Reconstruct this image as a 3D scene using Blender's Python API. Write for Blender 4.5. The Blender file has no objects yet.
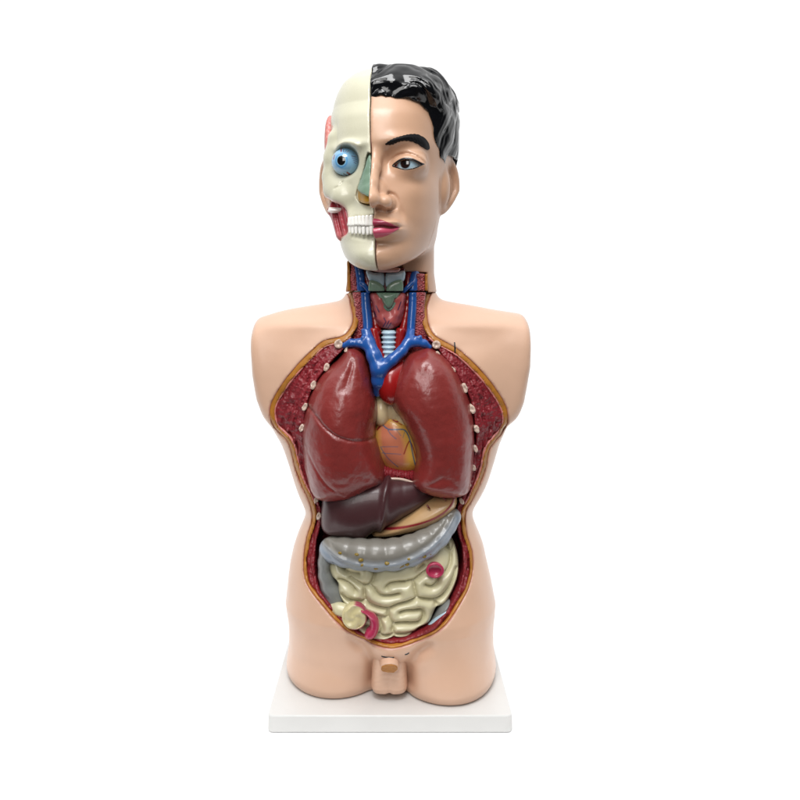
import bpy, math
import numpy as np
from math import radians, sin, cos, pi

# ------------------------------------------------------------------ camera, world, lights
S = 1.0 / 700.0            # one modelling unit (U) in metres
CAMD, CAMH, CX = 840.0, 396.0, 392.0
scene = bpy.context.scene
col = scene.collection

cam_d = bpy.data.cameras.new('camera')
cam = bpy.data.objects.new('camera', cam_d); col.objects.link(cam)
cam.location = (0, -CAMD * S, CAMH * S)
cam.rotation_euler = (radians(90), 0, 0)
cam_d.sensor_width = 36; cam_d.lens = 36 * 840 / 800
cam_d.shift_x = (400 - CX) / 800.0
cam_d.shift_y = -(400 - 275) / 800.0
cam_d.clip_start = 0.01; cam_d.clip_end = 200
scene.camera = cam
scene.view_settings.view_transform = 'Standard'
scene.view_settings.look = 'None'
scene.view_settings.exposure = 0.0
scene.view_settings.gamma = 1.0

# bright white studio: white surround behind the model, dimmer room on the photographer's side
world = bpy.data.worlds.new('World'); scene.world = world; world.use_nodes = True
wn = world.node_tree.nodes; wl = world.node_tree.links; wn.clear()
wo = wn.new('ShaderNodeOutputWorld'); bg = wn.new('ShaderNodeBackground')
tc = wn.new('ShaderNodeTexCoord'); sp = wn.new('ShaderNodeSeparateXYZ')
mr = wn.new('ShaderNodeMapRange'); mr.interpolation_type = 'SMOOTHSTEP'
mr.inputs[1].default_value = -0.28; mr.inputs[2].default_value = 0.4
mr.inputs[3].default_value = 0.05; mr.inputs[4].default_value = 1.12
mz = wn.new('ShaderNodeMapRange'); mz.interpolation_type = 'SMOOTHSTEP'
mz.inputs[1].default_value = 0.35; mz.inputs[2].default_value = 1.0
mz.inputs[3].default_value = 0.0; mz.inputs[4].default_value = 1.75
mx = wn.new('ShaderNodeMath'); mx.operation = 'MAXIMUM'
wl.new(tc.outputs['Generated'], sp.inputs[0])
wl.new(sp.outputs['Y'], mr.inputs[0]); wl.new(sp.outputs['Z'], mz.inputs[0])
wl.new(mr.outputs[0], mx.inputs[0]); wl.new(mz.outputs[0], mx.inputs[1])
wl.new(mx.outputs[0], bg.inputs['Strength']); bg.inputs['Color'].default_value = (1, 1, 1, 1)
wl.new(bg.outputs[0], wo.inputs[0])

def area(name, loc, target, sx, sy, power, color=(1, 1, 1)):
    from mathutils import Vector
    l = bpy.data.lights.new(name, 'AREA'); l.shape = 'RECTANGLE'; l.size = sx; l.size_y = sy
    l.energy = power; l.color = color
    o = bpy.data.objects.new(name, l); col.objects.link(o); o.location = loc
    o.rotation_euler = (Vector(target) - Vector(loc)).to_track_quat('-Z', 'Y').to_euler()
    return o
area('top_softbox', (-0.08, -0.8, 1.5), (0, 0, 0.5), 0.6, 0.45, 11.5)
area('key_softbox', (-0.28, -1.5, 1.12), (0, 0, 0.45), 0.5, 0.74, 8, (1.0, 0.985, 0.96))

# ------------------------------------------------------------------ maths helpers
f32 = np.float32
def PX(px, py, Y=0.0):
    k = (CAMD + Y) / CAMD
    return ((px - CX) * k, CAMH - (py - 275) * k)
def poly(pts, Y=0.0):
    """photo points -> (X,Z) in U at depth Y; a point may carry a depth of its own"""
    out = []
    for p in pts:
        out.append(PX(p[0], p[1], p[2] if len(p) > 2 else Y))
    return np.array(out, dtype=np.float64)
def spline(P, n=6, closed=True):
    P = np.asarray(P, float); N = len(P); out = []
    rng = range(N) if closed else range(N - 1)
    for i in rng:
        if closed: p0, p1, p2, p3 = P[i - 1], P[i], P[(i + 1) % N], P[(i + 2) % N]
        else: p0, p1, p2, p3 = P[max(i - 1, 0)], P[i], P[i + 1], P[min(i + 2, N - 1)]
        for t in np.arange(n) / n:
            out.append(0.5 * ((2 * p1) + (-p0 + p2) * t + (2 * p0 - 5 * p1 + 4 * p2 - p3) * t * t + (-p0 + 3 * p1 - 3 * p2 + p3) * t ** 3))
    if not closed: out.append(P[-1])
    return np.array(out)
def sdpoly(P, X, Z):
    """signed distance to a closed polygon, negative inside"""
    P = np.asarray(P); N = len(P)
    X, Z = np.broadcast_arrays(X, Z)
    d = np.full(X.shape, 1e18, f32); ins = np.zeros(X.shape, bool)
    for i in range(N):
        ax, az = P[i]; bx, bz = P[(i + 1) % N]
        ex, ez = bx - ax, bz - az
        L = ex * ex + ez * ez + 1e-12
        wx, wz = X - ax, Z - az
        t = np.clip((wx * ex + wz * ez) / L, 0, 1)
        d = np.minimum(d, (wx - ex * t) ** 2 + (wz - ez * t) ** 2)
        if abs(ez) > 1e-12:
            c = ((az > Z) != (bz > Z)) & (X < ex * (Z - az) / ez + ax)
            ins ^= c
    d = np.sqrt(d)
    return np.where(ins, -d, d).astype(f32)
def dline(P, X, Z):
    X, Z = np.broadcast_arrays(X, Z)
    d = np.full(X.shape, 1e18, f32)
    for i in range(len(P) - 1):
        ax, az = P[i]; bx, bz = P[i + 1]; ex, ez = bx - ax, bz - az
        L = ex * ex + ez * ez + 1e-12
        wx, wz = X - ax, Z - az
        t = np.clip((wx * ex + wz * ez) / L, 0, 1)
        d = np.minimum(d, (wx - ex * t) ** 2 + (wz - ez * t) ** 2)
    return np.sqrt(d)
def blur(a, s, axes=None):
    r = int(math.ceil(s * 2.5)); k = np.exp(-0.5 * (np.arange(-r, r + 1) / s) ** 2); k /= k.sum()
    for ax in (axes if axes is not None else [i for i in range(a.ndim) if a.shape[i] > 1]):
        pad = [(0, 0)] * a.ndim; pad[ax] = (r, r)
        b = np.pad(a, pad, mode='edge'); o = np.zeros_like(a)
        for i, w in enumerate(k):
            sl = [slice(None)] * a.ndim; sl[ax] = slice(i, i + a.shape[ax]); o += w * b[tuple(sl)]
        a = o
    return a
def smin(a, b, k):
    h = np.clip(0.5 + 0.5 * (b - a) / k, 0, 1)
    return b + (a - b) * h - k * h * (1 - h)
def smax(a, b, k): return -smin(-a, -b, k)
def ell(X, Y, Z, c, r):
    q = np.sqrt(((X - c[0]) / r[0]) ** 2 + ((Y - c[1]) / r[1]) ** 2 + ((Z - c[2]) / r[2]) ** 2)
    return (q - 1) * min(r)
def cap(X, Y, Z, a, b, ra, rb=None):
    rb = ra if rb is None else rb
    ex, ey, ez = b[0] - a[0], b[1] - a[1], b[2] - a[2]
    L = ex * ex + ey * ey + ez * ez + 1e-9
    t = np.clip(((X - a[0]) * ex + (Y - a[1]) * ey + (Z - a[2]) * ez) / L, 0, 1)
    return np.sqrt((X - a[0] - ex * t) ** 2 + (Y - a[1] - ey * t) ** 2 + (Z - a[2] - ez * t) ** 2) - (ra + (rb - ra) * t)
def chain(X, Y, Z, pts, k=0):
    """pts: (x,y,z,r) chain of cones"""
    f = None
    for a, b in zip(pts[:-1], pts[1:]):
        g = cap(X, Y, Z, a, b, a[3], b[3])
        f = g if f is None else (smin(f, g, k) if k else np.minimum(f, g))
    return f
class Grid:
    def __init__(s, lo, hi, h):
        s.lo = np.array(lo, float); s.h = h
        n = [int(math.ceil((hi[i] - lo[i]) / h)) + 1 for i in range(3)]
        s.n = n
        s.X = (lo[0] + h * np.arange(n[0])).astype(f32)[:, None, None]
        s.Y = (lo[1] + h * np.arange(n[1])).astype(f32)[None, :, None]
        s.Z = (lo[2] + h * np.arange(n[2])).astype(f32)[None, None, :]
    def lat(s, cells, seed=1):
        """smooth random field in -1..1 with features of about `cells` U"""
        rng = np.random.RandomState(seed)
        m = [max(2, int(s.n[i] * s.h / cells) + 3) for i in range(3)]
        a = rng.uniform(-1, 1, m).astype(f32)
        for ax in range(3):
            t = np.arange(s.n[ax]) * s.h / cells; i = np.minimum(t.astype(int), m[ax] - 2); u = t - i
            u = u * u * (3 - 2 * u); sh = [1, 1, 1]; sh[ax] = -1; u = u.reshape(sh).astype(f32)
            a = np.take(a, i, ax) * (1 - u) + np.take(a, i + 1, ax) * u
        return a
def nets(F, g):
    """surface nets: closed mesh round F<0"""
    F = np.ascontiguousarray(np.broadcast_to(F, g.n)).astype(f32)
    F = F.copy()
    F[0], F[-1] = np.maximum(F[0], .5), np.maximum(F[-1], .5)
    F[:, 0], F[:, -1] = np.maximum(F[:, 0], .5), np.maximum(F[:, -1], .5)
    F[:, :, 0], F[:, :, -1] = np.maximum(F[:, :, 0], .5), np.maximum(F[:, :, -1], .5)
    I = F < 0
    c = np.zeros([k - 1 for k in F.shape], np.uint8)
    for dx in (0, 1):
        for dy in (0, 1):
            for dz in (0, 1):
                c += I[dx:I.shape[0] - 1 + dx, dy:I.shape[1] - 1 + dy, dz:I.shape[2] - 1 + dz]
    act = (c > 0) & (c < 8)
    idx = np.argwhere(act)
    ids = np.full(c.shape, -1, np.int64); ids[act] = np.arange(len(idx))
    acc = np.zeros((len(idx), 3)); cnt = np.zeros(len(idx))
    cor = [(a, b, d) for a in (0, 1) for b in (0, 1) for d in (0, 1)]
    for a in cor:
        for ax in range(3):
            if a[ax]: continue
            b = list(a); b[ax] = 1
            fa = F[idx[:, 0] + a[0], idx[:, 1] + a[1], idx[:, 2] + a[2]]
            fb = F[idx[:, 0] + b[0], idx[:, 1] + b[1], idx[:, 2] + b[2]]
            m = (fa < 0) != (fb < 0)
            t = np.where(m, fa / np.where(m, fa - fb, 1), 0)
            p = np.array(a, float)[None, :].repeat(len(idx), 0); p[:, ax] += t
            acc[m] += p[m]; cnt[m] += 1
    V = (idx + acc / cnt[:, None]) * g.h + g.lo
    quads = []
    for ax in range(3):
        o = [i for i in range(3) if i != ax]
        sa = [slice(None)] * 3; sb = [slice(None)] * 3
        sa[ax] = slice(0, -1); sb[ax] = slice(1, None)
        m = I[tuple(sa)] != I[tuple(sb)]
        e = np.argwhere(m)
        ok = (e[:, o[0]] > 0) & (e[:, o[1]] > 0) & (e[:, o[0]] < F.shape[o[0]] - 1) & (e[:, o[1]] < F.shape[o[1]] - 1)
        e = e[ok]
        fl = I[tuple(e.T)]
        q = []
        for (u, v) in ((-1, -1), (0, -1), (0, 0), (-1, 0)):
            k = e.copy(); k[:, o[0]] += u; k[:, o[1]] += v
            q.append(ids[tuple(k.T)])
        q = np.stack(q, 1)
        if ax == 1: fl = ~fl
        q[~fl] = q[~fl][:, ::-1]
        quads.append(q)
    return V, np.concatenate(quads)

# ------------------------------------------------------------------ objects
def mesh_obj(name, V, Q, mat, parent=None, paint=None, mats=None, fm=None):
    me = bpy.data.meshes.new(name)
    V = np.asarray(V, float) * S
    if isinstance(Q, np.ndarray) and Q.ndim == 2:
        k = Q.shape[1]
        me.vertices.add(len(V)); me.vertices.foreach_set('co', V.astype(np.float32).ravel())
        me.loops.add(Q.size); me.loops.foreach_set('vertex_index', Q.astype(np.int32).ravel())
        me.polygons.add(len(Q)); me.polygons.foreach_set('loop_start', np.arange(0, Q.size, k, dtype=np.int32))
        me.update(calc_edges=True)
    else:
        me.from_pydata([tuple(v) for v in V], [], [tuple(int(i) for i in q) for q in Q]); me.update()
    me.validate()
    me.polygons.foreach_set('use_smooth', np.ones(len(me.polygons), bool))
    if paint is not None:
        a = me.color_attributes.new('paint', 'FLOAT_COLOR', 'POINT')
        cc = np.ones((len(V), 4), np.float32); cc[:, :3] = paint
        a.data.foreach_set('color', cc.ravel())
    me.materials.append(mat)
    o = bpy.data.objects.new(name, me); col.objects.link(o)
    if parent is not None: o.parent = parent
    return o
def sdf_obj(name, F, g, mat, parent, paint=None, xf=None, relax=0):
    V, Q = nets(F, g)
    for _ in range(relax):
        A = np.zeros_like(V); n = np.zeros(len(V))
        for i in range(4):
            a, b = Q[:, i], Q[:, (i + 1) % 4]
            for c in range(3):
                A[:, c] += np.bincount(a, V[b, c], len(V)) + np.bincount(b, V[a, c], len(V))
            n += np.bincount(a, minlength=len(V)) + np.bincount(b, minlength=len(V))
        V = V * 0.4 + 0.6 * A / np.maximum(n, 1)[:, None]
    P = paint(V) if paint is not None else None
    if xf is not None: V = xf(V)
    return mesh_obj(name, V, Q, mat, parent, P)
def tube(name, pts, mat, parent, seg=12, sub=5, paint=None):
    """swept tube: pts (x,y,z,r)"""
    P = spline(np.array(pts, float), sub, False); N = len(P)
    T = np.gradient(P[:, :3], axis=0); T /= np.linalg.norm(T, axis=1)[:, None] + 1e-9
    up = np.array([0.03, -1.0, 0.02]); V = []; Q = []
    for i in range(N):
        a = np.cross(T[i], up); a /= np.linalg.norm(a) + 1e-9; b = np.cross(a, T[i])
        for j in range(seg):
            w = 2 * pi * j / seg
            V.append(P[i, :3] + P[i, 3] * (a * cos(w) + b * sin(w)))
    for i in range(N - 1):
        for j in range(seg):
            k = (j + 1) % seg
            Q.append((i * seg + j, i * seg + k, (i + 1) * seg + k, (i + 1) * seg + j))
    for e, s_ in ((0, -1), (N - 1, 1)):
        V.append(P[e, :3] + s_ * T[e] * P[e, 3] * 0.6); c = len(V) - 1
        for j in range(seg):
            k = (j + 1) % seg
            Q.append((c, e * seg + k, e * seg + j) if s_ < 0 else (c, e * seg + j, e * seg + k))
    return mesh_obj(name, V, Q, mat, parent)
def srgb(r, g, b):
    f = lambda c: ((c / 255 + 0.055) / 1.055) ** 2.4 if c > 10 else c / 255 / 12.92
    return (f(r), f(g), f(b))
def LIN(*c): return np.array(srgb(*c))

def plastic(name, color, rough=0.32, var=0.06, bump=0.15, bscale=120, coat=0.25, cior=1.5, crough=0.1, vcol=False, fine=0.0, kind='noise', sss=0.0, spec=0.5, bdist=0.0006, dent=0.0):
    m = bpy.data.materials.new(name); m.use_nodes = True
    n = m.node_tree.nodes; l = m.node_tree.links
    b = n['Principled BSDF']
    tc = n.new('ShaderNodeTexCoord')
    n1 = n.new('ShaderNodeTexNoise'); n1.inputs['Scale'].default_value = 18; n1.inputs['Detail'].default_value = 5
    l.new(tc.outputs['Object'], n1.inputs['Vector'])
    mixr = n.new('ShaderNodeMapRange'); mixr.inputs[1].default_value = 0.3; mixr.inputs[2].default_value = 0.7
    mixr.inputs[3].default_value = 1 - var; mixr.inputs[4].default_value = 1 + var
    l.new(n1.outputs[0], mixr.inputs[0])
    vm = n.new('ShaderNodeVectorMath'); vm.operation = 'SCALE'
    if vcol:
        a = n.new('ShaderNodeVertexColor'); a.layer_name = 'paint'; l.new(a.outputs[0], vm.inputs[0])
    else: vm.inputs[0].default_value = color
    l.new(mixr.outputs[0], vm.inputs['Scale']); l.new(vm.outputs[0], b.inputs['Base Color'])
    rr = n.new('ShaderNodeMapRange'); rr.inputs[3].default_value = rough * 0.8; rr.inputs[4].default_value = rough * 1.25
    n3 = n.new('ShaderNodeTexNoise'); n3.inputs['Scale'].default_value = 60; n3.inputs['Detail'].default_value = 3
    l.new(tc.outputs['Object'], n3.inputs['Vector']); l.new(n3.outputs[0], rr.inputs[0]); l.new(rr.outputs[0], b.inputs['Roughness'])
    b.inputs['Coat Weight'].default_value = coat; b.inputs['Coat Roughness'].default_value = crough; b.inputs['Coat IOR'].default_value = cior
    b.inputs['Specular IOR Level'].default_value = spec
    if sss:
        b.inputs['Subsurface Weight'].default_value = sss; b.inputs['Subsurface Radius'].default_value = (0.01, 0.005, 0.003)
        b.inputs['Subsurface Scale'].default_value = 0.3
    if kind == 'noise':
        n2 = n.new('ShaderNodeTexNoise'); n2.inputs['Scale'].default_value = bscale; n2.inputs['Detail'].default_value = 2.5
    else:
        n2 = n.new('ShaderNodeTexVoronoi'); n2.inputs['Scale'].default_value = bscale
    l.new(tc.outputs['Object'], n2.inputs['Vector'])
    bp = n.new('ShaderNodeBump'); bp.inputs['Strength'].default_value = bump; bp.inputs['Distance'].default_value = bdist
    l.new(n2.outputs[0], bp.inputs['Height']); l.new(bp.outputs[0], b.inputs['Normal'])
    if dent:
        n4 = n.new('ShaderNodeTexNoise'); n4.inputs['Scale'].default_value = 14; n4.inputs['Detail'].default_value = 1.5
        l.new(tc.outputs['Object'], n4.inputs['Vector'])
        b4 = n.new('ShaderNodeBump'); b4.inputs['Strength'].default_value = dent; b4.inputs['Distance'].default_value = 0.006
        l.new(n4.outputs[0], b4.inputs['Height']); l.new(b4.outputs[0], bp.inputs['Normal'])
    if coat: l.new(bp.outputs[0], b.inputs['Coat Normal'])
    return m
M = {}
M['skin'] = plastic('skin_plastic', srgb(214, 175, 149), rough=0.36, var=0.03, bump=0.25, bscale=45, coat=0.12, bdist=0.001)
M['fskin'] = plastic('face_plastic', srgb(196, 156, 128), rough=0.34, var=0.05, bump=0.15, bscale=60, coat=0.15, dent=0.1)
M['fat'] = plastic('fat_plastic', srgb(172, 112, 38), rough=0.42, var=0.25, bump=0.8, bscale=170, coat=0.1)
M['pink'] = plastic('pink_plastic', srgb(206, 128, 120), rough=0.4, var=0.15, bump=0.5, bscale=170, coat=0.1)
M['muscle'] = plastic('muscle_plastic', srgb(130, 31, 40), rough=0.42, var=0.15, bump=0.7, bscale=230, coat=0.0, kind='vor', bdist=0.002)
M['nmuscle'] = plastic('neck_muscle_plastic', srgb(178, 82, 86), rough=0.32, var=0.25, bump=1.0, bscale=420, coat=0.25, kind='vor', bdist=0.0025)
M['lung'] = plastic('lung_plastic', srgb(128, 44, 41), rough=0.36, var=0.12, bump=0.9, bscale=95, coat=0.3, crough=0.2, bdist=0.0012)
M['liver'] = plastic('liver_plastic', srgb(70, 38, 41), rough=0.38, var=0.08, bump=0.3, bscale=120, coat=0.12)
M['blue'] = plastic('vein_plastic', srgb(32, 84, 158), rough=0.25, var=0.12, bump=0.2, bscale=90)
M['red'] = plastic('artery_plastic', srgb(150, 22, 22), rough=0.24, var=0.12, bump=0.2, bscale=90)
M['dred'] = plastic('dark_red_plastic', srgb(98, 18, 22), rough=0.35, var=0.15, bump=0.4, bscale=150)
M['bone'] = plastic('bone_plastic', srgb(226, 222, 196), rough=0.3, var=0.03, bump=0.3, bscale=50, coat=0.3, bdist=0.001)
M['paint'] = plastic('painted_plastic', (1, 1, 1), rough=0.32, var=0.05, bump=0.3, bscale=90, vcol=True)
M['paintb'] = plastic('painted_bone', (1, 1, 1), rough=0.28, var=0.03, bump=0.3, bscale=50, vcol=True, coat=0.3)
M['gut'] = plastic('gut_plastic', srgb(204, 197, 162), rough=0.3, var=0.06, bump=0.2, bscale=100, coat=0.25)
M['tooth'] = plastic('tooth_plastic', srgb(240, 238, 232), rough=0.2, var=0.02, bump=0.1)
M['rib'] = plastic('rib_plastic', srgb(206, 182, 166), rough=0.35, var=0.08, bump=0.4, bscale=250)
M['green'] = plastic('cartilage_plastic', srgb(112, 138, 118), rough=0.28, var=0.06, bump=0.2)
M['lblue'] = plastic('membrane_plastic', srgb(184, 208, 222), rough=0.25, var=0.05, bump=0.2)
M['throat'] = plastic('throat_plastic', srgb(176, 132, 124), rough=0.35, var=0.15, bump=0.3)
M['tag'] = plastic('tag_plastic', srgb(138, 112, 30), rough=0.35, var=0.15)
M['brow'] = plastic('brow_paint', (0.004, 0.004, 0.005), rough=0.5, var=0.1, bump=0.8, bscale=350, coat=0.0, spec=0.15)
M['mag'] = plastic('magenta_plastic', srgb(172, 48, 82), rough=0.25, var=0.15, bump=0.3)
M['lip'] = plastic('lip_paint', srgb(184, 74, 98), rough=0.3, var=0.08, bump=0.4, bscale=200, coat=0.3)
M['dlip'] = plastic('upper_lip_paint', srgb(150, 50, 74), rough=0.3, var=0.08, bump=0.4, bscale=200, coat=0.3)
M['hair'] = plastic('hair_plastic', (0.003, 0.0033, 0.0045), rough=0.12, var=0.1, bump=0.25, bscale=50, coat=0.0, bdist=0.001)
M['black'] = plastic('black_paint', (0.006, 0.006, 0.008), rough=0.3, var=0.1, bump=0.1)
M['grey'] = plastic('grey_plastic', srgb(126, 128, 126), rough=0.34, var=0.06, bump=0.3)
M['yel'] = plastic('yellow_plastic', srgb(176, 128, 30), rough=0.35, var=0.15, bump=0.3)
M['white'] = plastic('stand_plastic', srgb(214, 214, 212), rough=0.38, var=0.02, bump=0.5, bscale=110, coat=0.0, bdist=0.0006, dent=0.08)

# ------------------------------------------------------------------ floor
fm = bpy.data.materials.new('white_sweep'); fm.use_nodes = True
b = fm.node_tree.nodes['Principled BSDF']
nz = fm.node_tree.nodes.new('ShaderNodeTexNoise'); nz.inputs['Scale'].default_value = 3
rp = fm.node_tree.nodes.new('ShaderNodeMapRange'); rp.inputs[3].default_value = 0.955; rp.inputs[4].default_value = 0.965
cb = fm.node_tree.nodes.new('ShaderNodeCombineColor')
fm.node_tree.links.new(nz.outputs[0], rp.inputs[0])
for i in range(3): fm.node_tree.links.new(rp.outputs[0], cb.inputs[i])
fm.node_tree.links.new(cb.outputs[0], b.inputs['Base Color'])
b.inputs['Roughness'].default_value = 0.9; b.inputs['Specular IOR Level'].default_value = 0.1
import bmesh
bm = bmesh.new(); bmesh.ops.create_cube(bm, size=1.0)
for v in bm.verts: v.co = ((v.co.x) * 2.4, -0.28 + (v.co.y + 0.5) * 2.4, -0.0227 - 0.015 + v.co.z * 0.03)
bmesh.ops.bevel(bm, geom=list(bm.edges), offset=0.003, segments=3, affect='EDGES')
me = bpy.data.meshes.new('tabletop'); bm.to_mesh(me); bm.free(); me.materials.append(fm)
floor = bpy.data.objects.new('tabletop', me); col.objects.link(floor)
floor['kind'] = 'structure'

# ------------------------------------------------------------------ the model
root = bpy.data.objects.new('anatomical_model', None); col.objects.link(root)
root['label'] = 'life size plastic anatomical torso and half skull head on a white square stand'
root['category'] = 'anatomical model'
def label(o, t): o['label'] = t; return o

# --- stand
def build_base():
    lo = np.array([-112.0, -85.0]); hi = np.array([108.5, 104.0]); z0, z1 = -15.7, 0.0
    import bmesh
    bm = bmesh.new()
    bmesh.ops.create_cube(bm, size=1.0)
    for v in bm.verts:
        v.co.x = (lo[0] + hi[0]) / 2 + v.co.x * (hi[0] - lo[0])
        v.co.y = (lo[1] + hi[1]) / 2 + v.co.y * (hi[1] - lo[1])
        v.co.z = (z0 + z1) / 2 + v.co.z * (z1 - z0)
    vert = [e for e in bm.edges if abs(e.verts[0].co.z - e.verts[1].co.z) > 1]
    bmesh.ops.bevel(bm, geom=vert, offset=5, segments=5, affect='EDGES', profile=0.5)
    hor = [e for e in bm.edges if abs(e.verts[0].co.z - e.verts[1].co.z) < .1 and len(e.link_faces) == 2 and abs(e.link_faces[0].normal.dot(e.link_faces[1].normal)) < .3]
    bmesh.ops.bevel(bm, geom=hor, offset=1.6, segments=4, affect='EDGES', profile=0.5)
    for v in bm.verts: v.co *= S
    me = bpy.data.meshes.new('stand'); bm.to_mesh(me); bm.free()
    me.materials.append(M['white'])
    for p in me.polygons: p.use_smooth = len(p.vertices) == 4 and p.area < 3e-4
    o = bpy.data.objects.new('stand', me); col.objects.link(o); o.parent = root
build_base()

# --- torso: outer body field
TB = np.array([  # py, left, right (photo px at Y=0), front depth, back depth
    [300, 330, 452, -26, 62], [330, 285, 495, -44, 66], [360, 274, 506, -52, 68], [385, 267, 511, -57, 68], [412, 267, 510, -60, 66],
    [428, 272, 507, -60, 64], [442, 281, 500, -58, 62], [455, 286, 496, -57, 60], [467, 290, 492, -56, 59], [477, 293, 488.5, -55, 57], [488, 296.5, 484, -53, 56], [497, 300, 479, -52, 54], [505, 304, 474, -52, 54],
    [512, 306.5, 471.5, -52, 54], [520, 303.5, 473.5, -53, 56], [530, 299, 478.5, -55, 60], [543, 294.5, 484.5, -58, 64], [560, 290.5, 488, -62, 70], [577, 288.5, 491, -66, 74],
    [615, 286.5, 493.5, -70, 78], [640, 287, 493, -70, 76], [671, 289, 491.5, -68, 74]], float)
def body(X, Y, Z):
    z = 671 - Z.ravel()
    tb = lambda i: np.interp(z, TB[:, 0], TB[:, i])
    k = np.ones(5) / 5
    L, R, Fr, Bk = [blur(tb(i)[None, :].astype(float), 2.5, [1])[0] if len(z) > 40 else tb(i) for i in (1, 2, 3, 4)]
    c = ((L + R) / 2 - CX).reshape(Z.shape); w = ((R - L) / 2).reshape(Z.shape)
    Fr = Fr.reshape(Z.shape); Bk = Bk.reshape(Z.shape)
    yc = 8.0
    dy = np.where(Y < yc, yc - Fr, Bk - yc)
    p = 2.4
    r = (np.abs((X - c) / w) ** p + np.abs((Y - yc) / dy) ** p) ** (1 / p)
    F = (r - 1) * 62
    F = smax(F, Z - 345, 14)
    # shoulders with cut-off arms
    xs = X.ravel() + CX
    tp = np.interp(xs, [250, 262, 280, 300, 320, 335, 349, 360, 420, 433, 445, 460, 480, 513, 530], [321, 317, 310.5, 306.5, 303.5, 301.5, 297, 292, 292, 296, 300.5, 302.5, 305.5, 312.5, 317])
    tp = blur((671 - tp)[None, :].astype(float), 5.0, [1])[0].reshape(X.shape)
    ax_z = 92.0; zc = tp - ax_z
    yc2 = 14.0; front = 56.0; back = 52.0
    dy = np.where(Y < yc2, front, back)
    rz = np.maximum(Z - zc, 0) / ax_z
    sh = (np.sqrt(np.abs((Y - yc2) / dy) ** 2.2 + rz ** 2.0) - 1) * 52
    # arm stump faces, slanting in towards the armpit
    zz = 671 - Z
    lx = np.interp(zz.ravel(), [300, 318, 335, 372, 397, 420], [258, 254, 253, 255.5, 260.5, 271]).reshape(Z.shape) - CX
    rx = np.interp(zz.ravel(), [300, 312, 330, 365, 400, 418, 430], [523, 527, 528.5, 527, 520.5, 513, 503]).reshape(Z.shape) - CX
    sh = smax(sh, lx - X, 7); sh = smax(sh, X - rx, 7)
    sh = smax(sh, (671 - 418) - Z + 0.0, 12)
    # the stump narrows in depth towards its outer end
    sh = smax(sh, np.abs(Y - yc2) - 50 + 0.05 * np.abs(X), 14)
    F = smin(F, sh, 12)
    # hollow under the collar bones
    for sx in (-1, 1):
        cx = sx * 62 - 2
        F = F + 2.6 * np.exp(-(((X - cx) / 34) ** 2 + ((Z - (332 - 0)) / 11) ** 2)) * (Y < 10)
        F = F - 2.4 * np.exp(-(((X - sx * 72) / 46) ** 2 + ((Z - 352 + 0.05 * np.abs(X)) / 6.5) ** 2)) * (Y < 10)
    # neck root
    nk = (np.sqrt(((X + 1.0) / 44.2) ** 2 + ((Y - 14) / 42) ** 2) - 1) * 40
    nk = smax(nk, 300 - Z, 5)
    F = smin(F, nk, 9)
    F = smax(F, Z - 379.2, 0.4)
    return F
def thighs(X, Y, Z):
    tl = np.clip(Z / 150, 0, 1)
    a = (np.sqrt(((X + 54 - 4 * tl) / (54 + 2 * tl)) ** 2 + ((Y - 6) / (69 + 2 * tl)) ** 2) - 1) * 50
    c = (np.sqrt(((X - 52 + 4 * tl) / (54 + 1 * tl)) ** 2 + ((Y - 2) / (79 - 3 * tl)) ** 2) - 1) * 50
    t = smin(a, c, 5)
    mid = (np.sqrt(np.abs((X + 1) / 30) ** 4 + np.abs((Y - 4) / 52) ** 2.5) - 1) * 28
    t = smin(t, mid, 6)
    rnd = 4 * np.exp(-Z / 4.0)
    return t + rnd
C0 = spline(poly([
    (347.5, 283, -22), (349.5, 300, -22), (353.5, 318, -26), (351, 328, -30), (343, 336.5, -34), (324, 341.5, -36), (311, 352, -38), (299, 364, -38), (288, 377, -36), (279, 390, -30), (272, 404, -26), (271.5, 416, -25), (275.5, 429, -26),
    (287, 440, -30), (291, 451, -32), (295, 471, -32), (301, 487, -32), (308, 500, -33), (311.5, 513, -34), (311, 526, -34), (306.5, 540, -36), (303.5, 558, -38), (304.5, 576, -40), (310, 589, -46),
    (322, 604, -54), (340, 624, -62), (352, 635, -67), (365, 643, -70), (380, 648.5, -72), (395, 649, -72), (412, 645, -70), (430, 635, -66), (446, 621, -60), (459, 603, -54), (468, 588, -48), (472.5, 572, -42), (472.5, 555, -38),
    (467.5, 538, -36), (465.5, 524, -34), (466.5, 511, -32), (473, 499, -32), (484, 475, -30), (489, 451, -30), (494, 443, -28), (503, 434, -26), (507, 423, -25), (505.5, 408, -26), (499, 395, -30), (488, 379.5, -34), (474, 364, -38), (458, 350, -38), (444, 342, -36),
    (433, 334.5, -34), (428, 324, -30), (426.5, 308, -24), (427, 283, -22)]), 5)
C2 = spline(poly([
    (356, 338, -30), (343, 350, -40), (330, 364, -44), (317, 382, -44), (308, 402, -42), (304, 425, -42), (304.5, 450, -42), (308, 475, -42), (315, 497, -42), (320, 512, -42), (319, 530, -42), (315, 548, -44), (314, 570, -46), (318, 588, -48),
    (328, 602, -52), (345, 622, -62), (357, 633, -66), (370, 640, -68), (385, 643.5, -70), (402, 642, -70), (420, 634, -66), (438, 620, -60), (451, 602, -54), (461, 583, -48), (464, 565, -44), (462, 548, -42), (457.5, 530, -40),
    (457, 515, -40), (462, 500, -40), (469, 480, -42), (474.5, 455, -42), (476, 430, -42), (472, 408, -42), (465, 388, -44), (453, 368, -44), (440, 352, -42), (428, 340, -34), (410, 336, -30), (375, 336, -30)]), 5)

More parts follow.
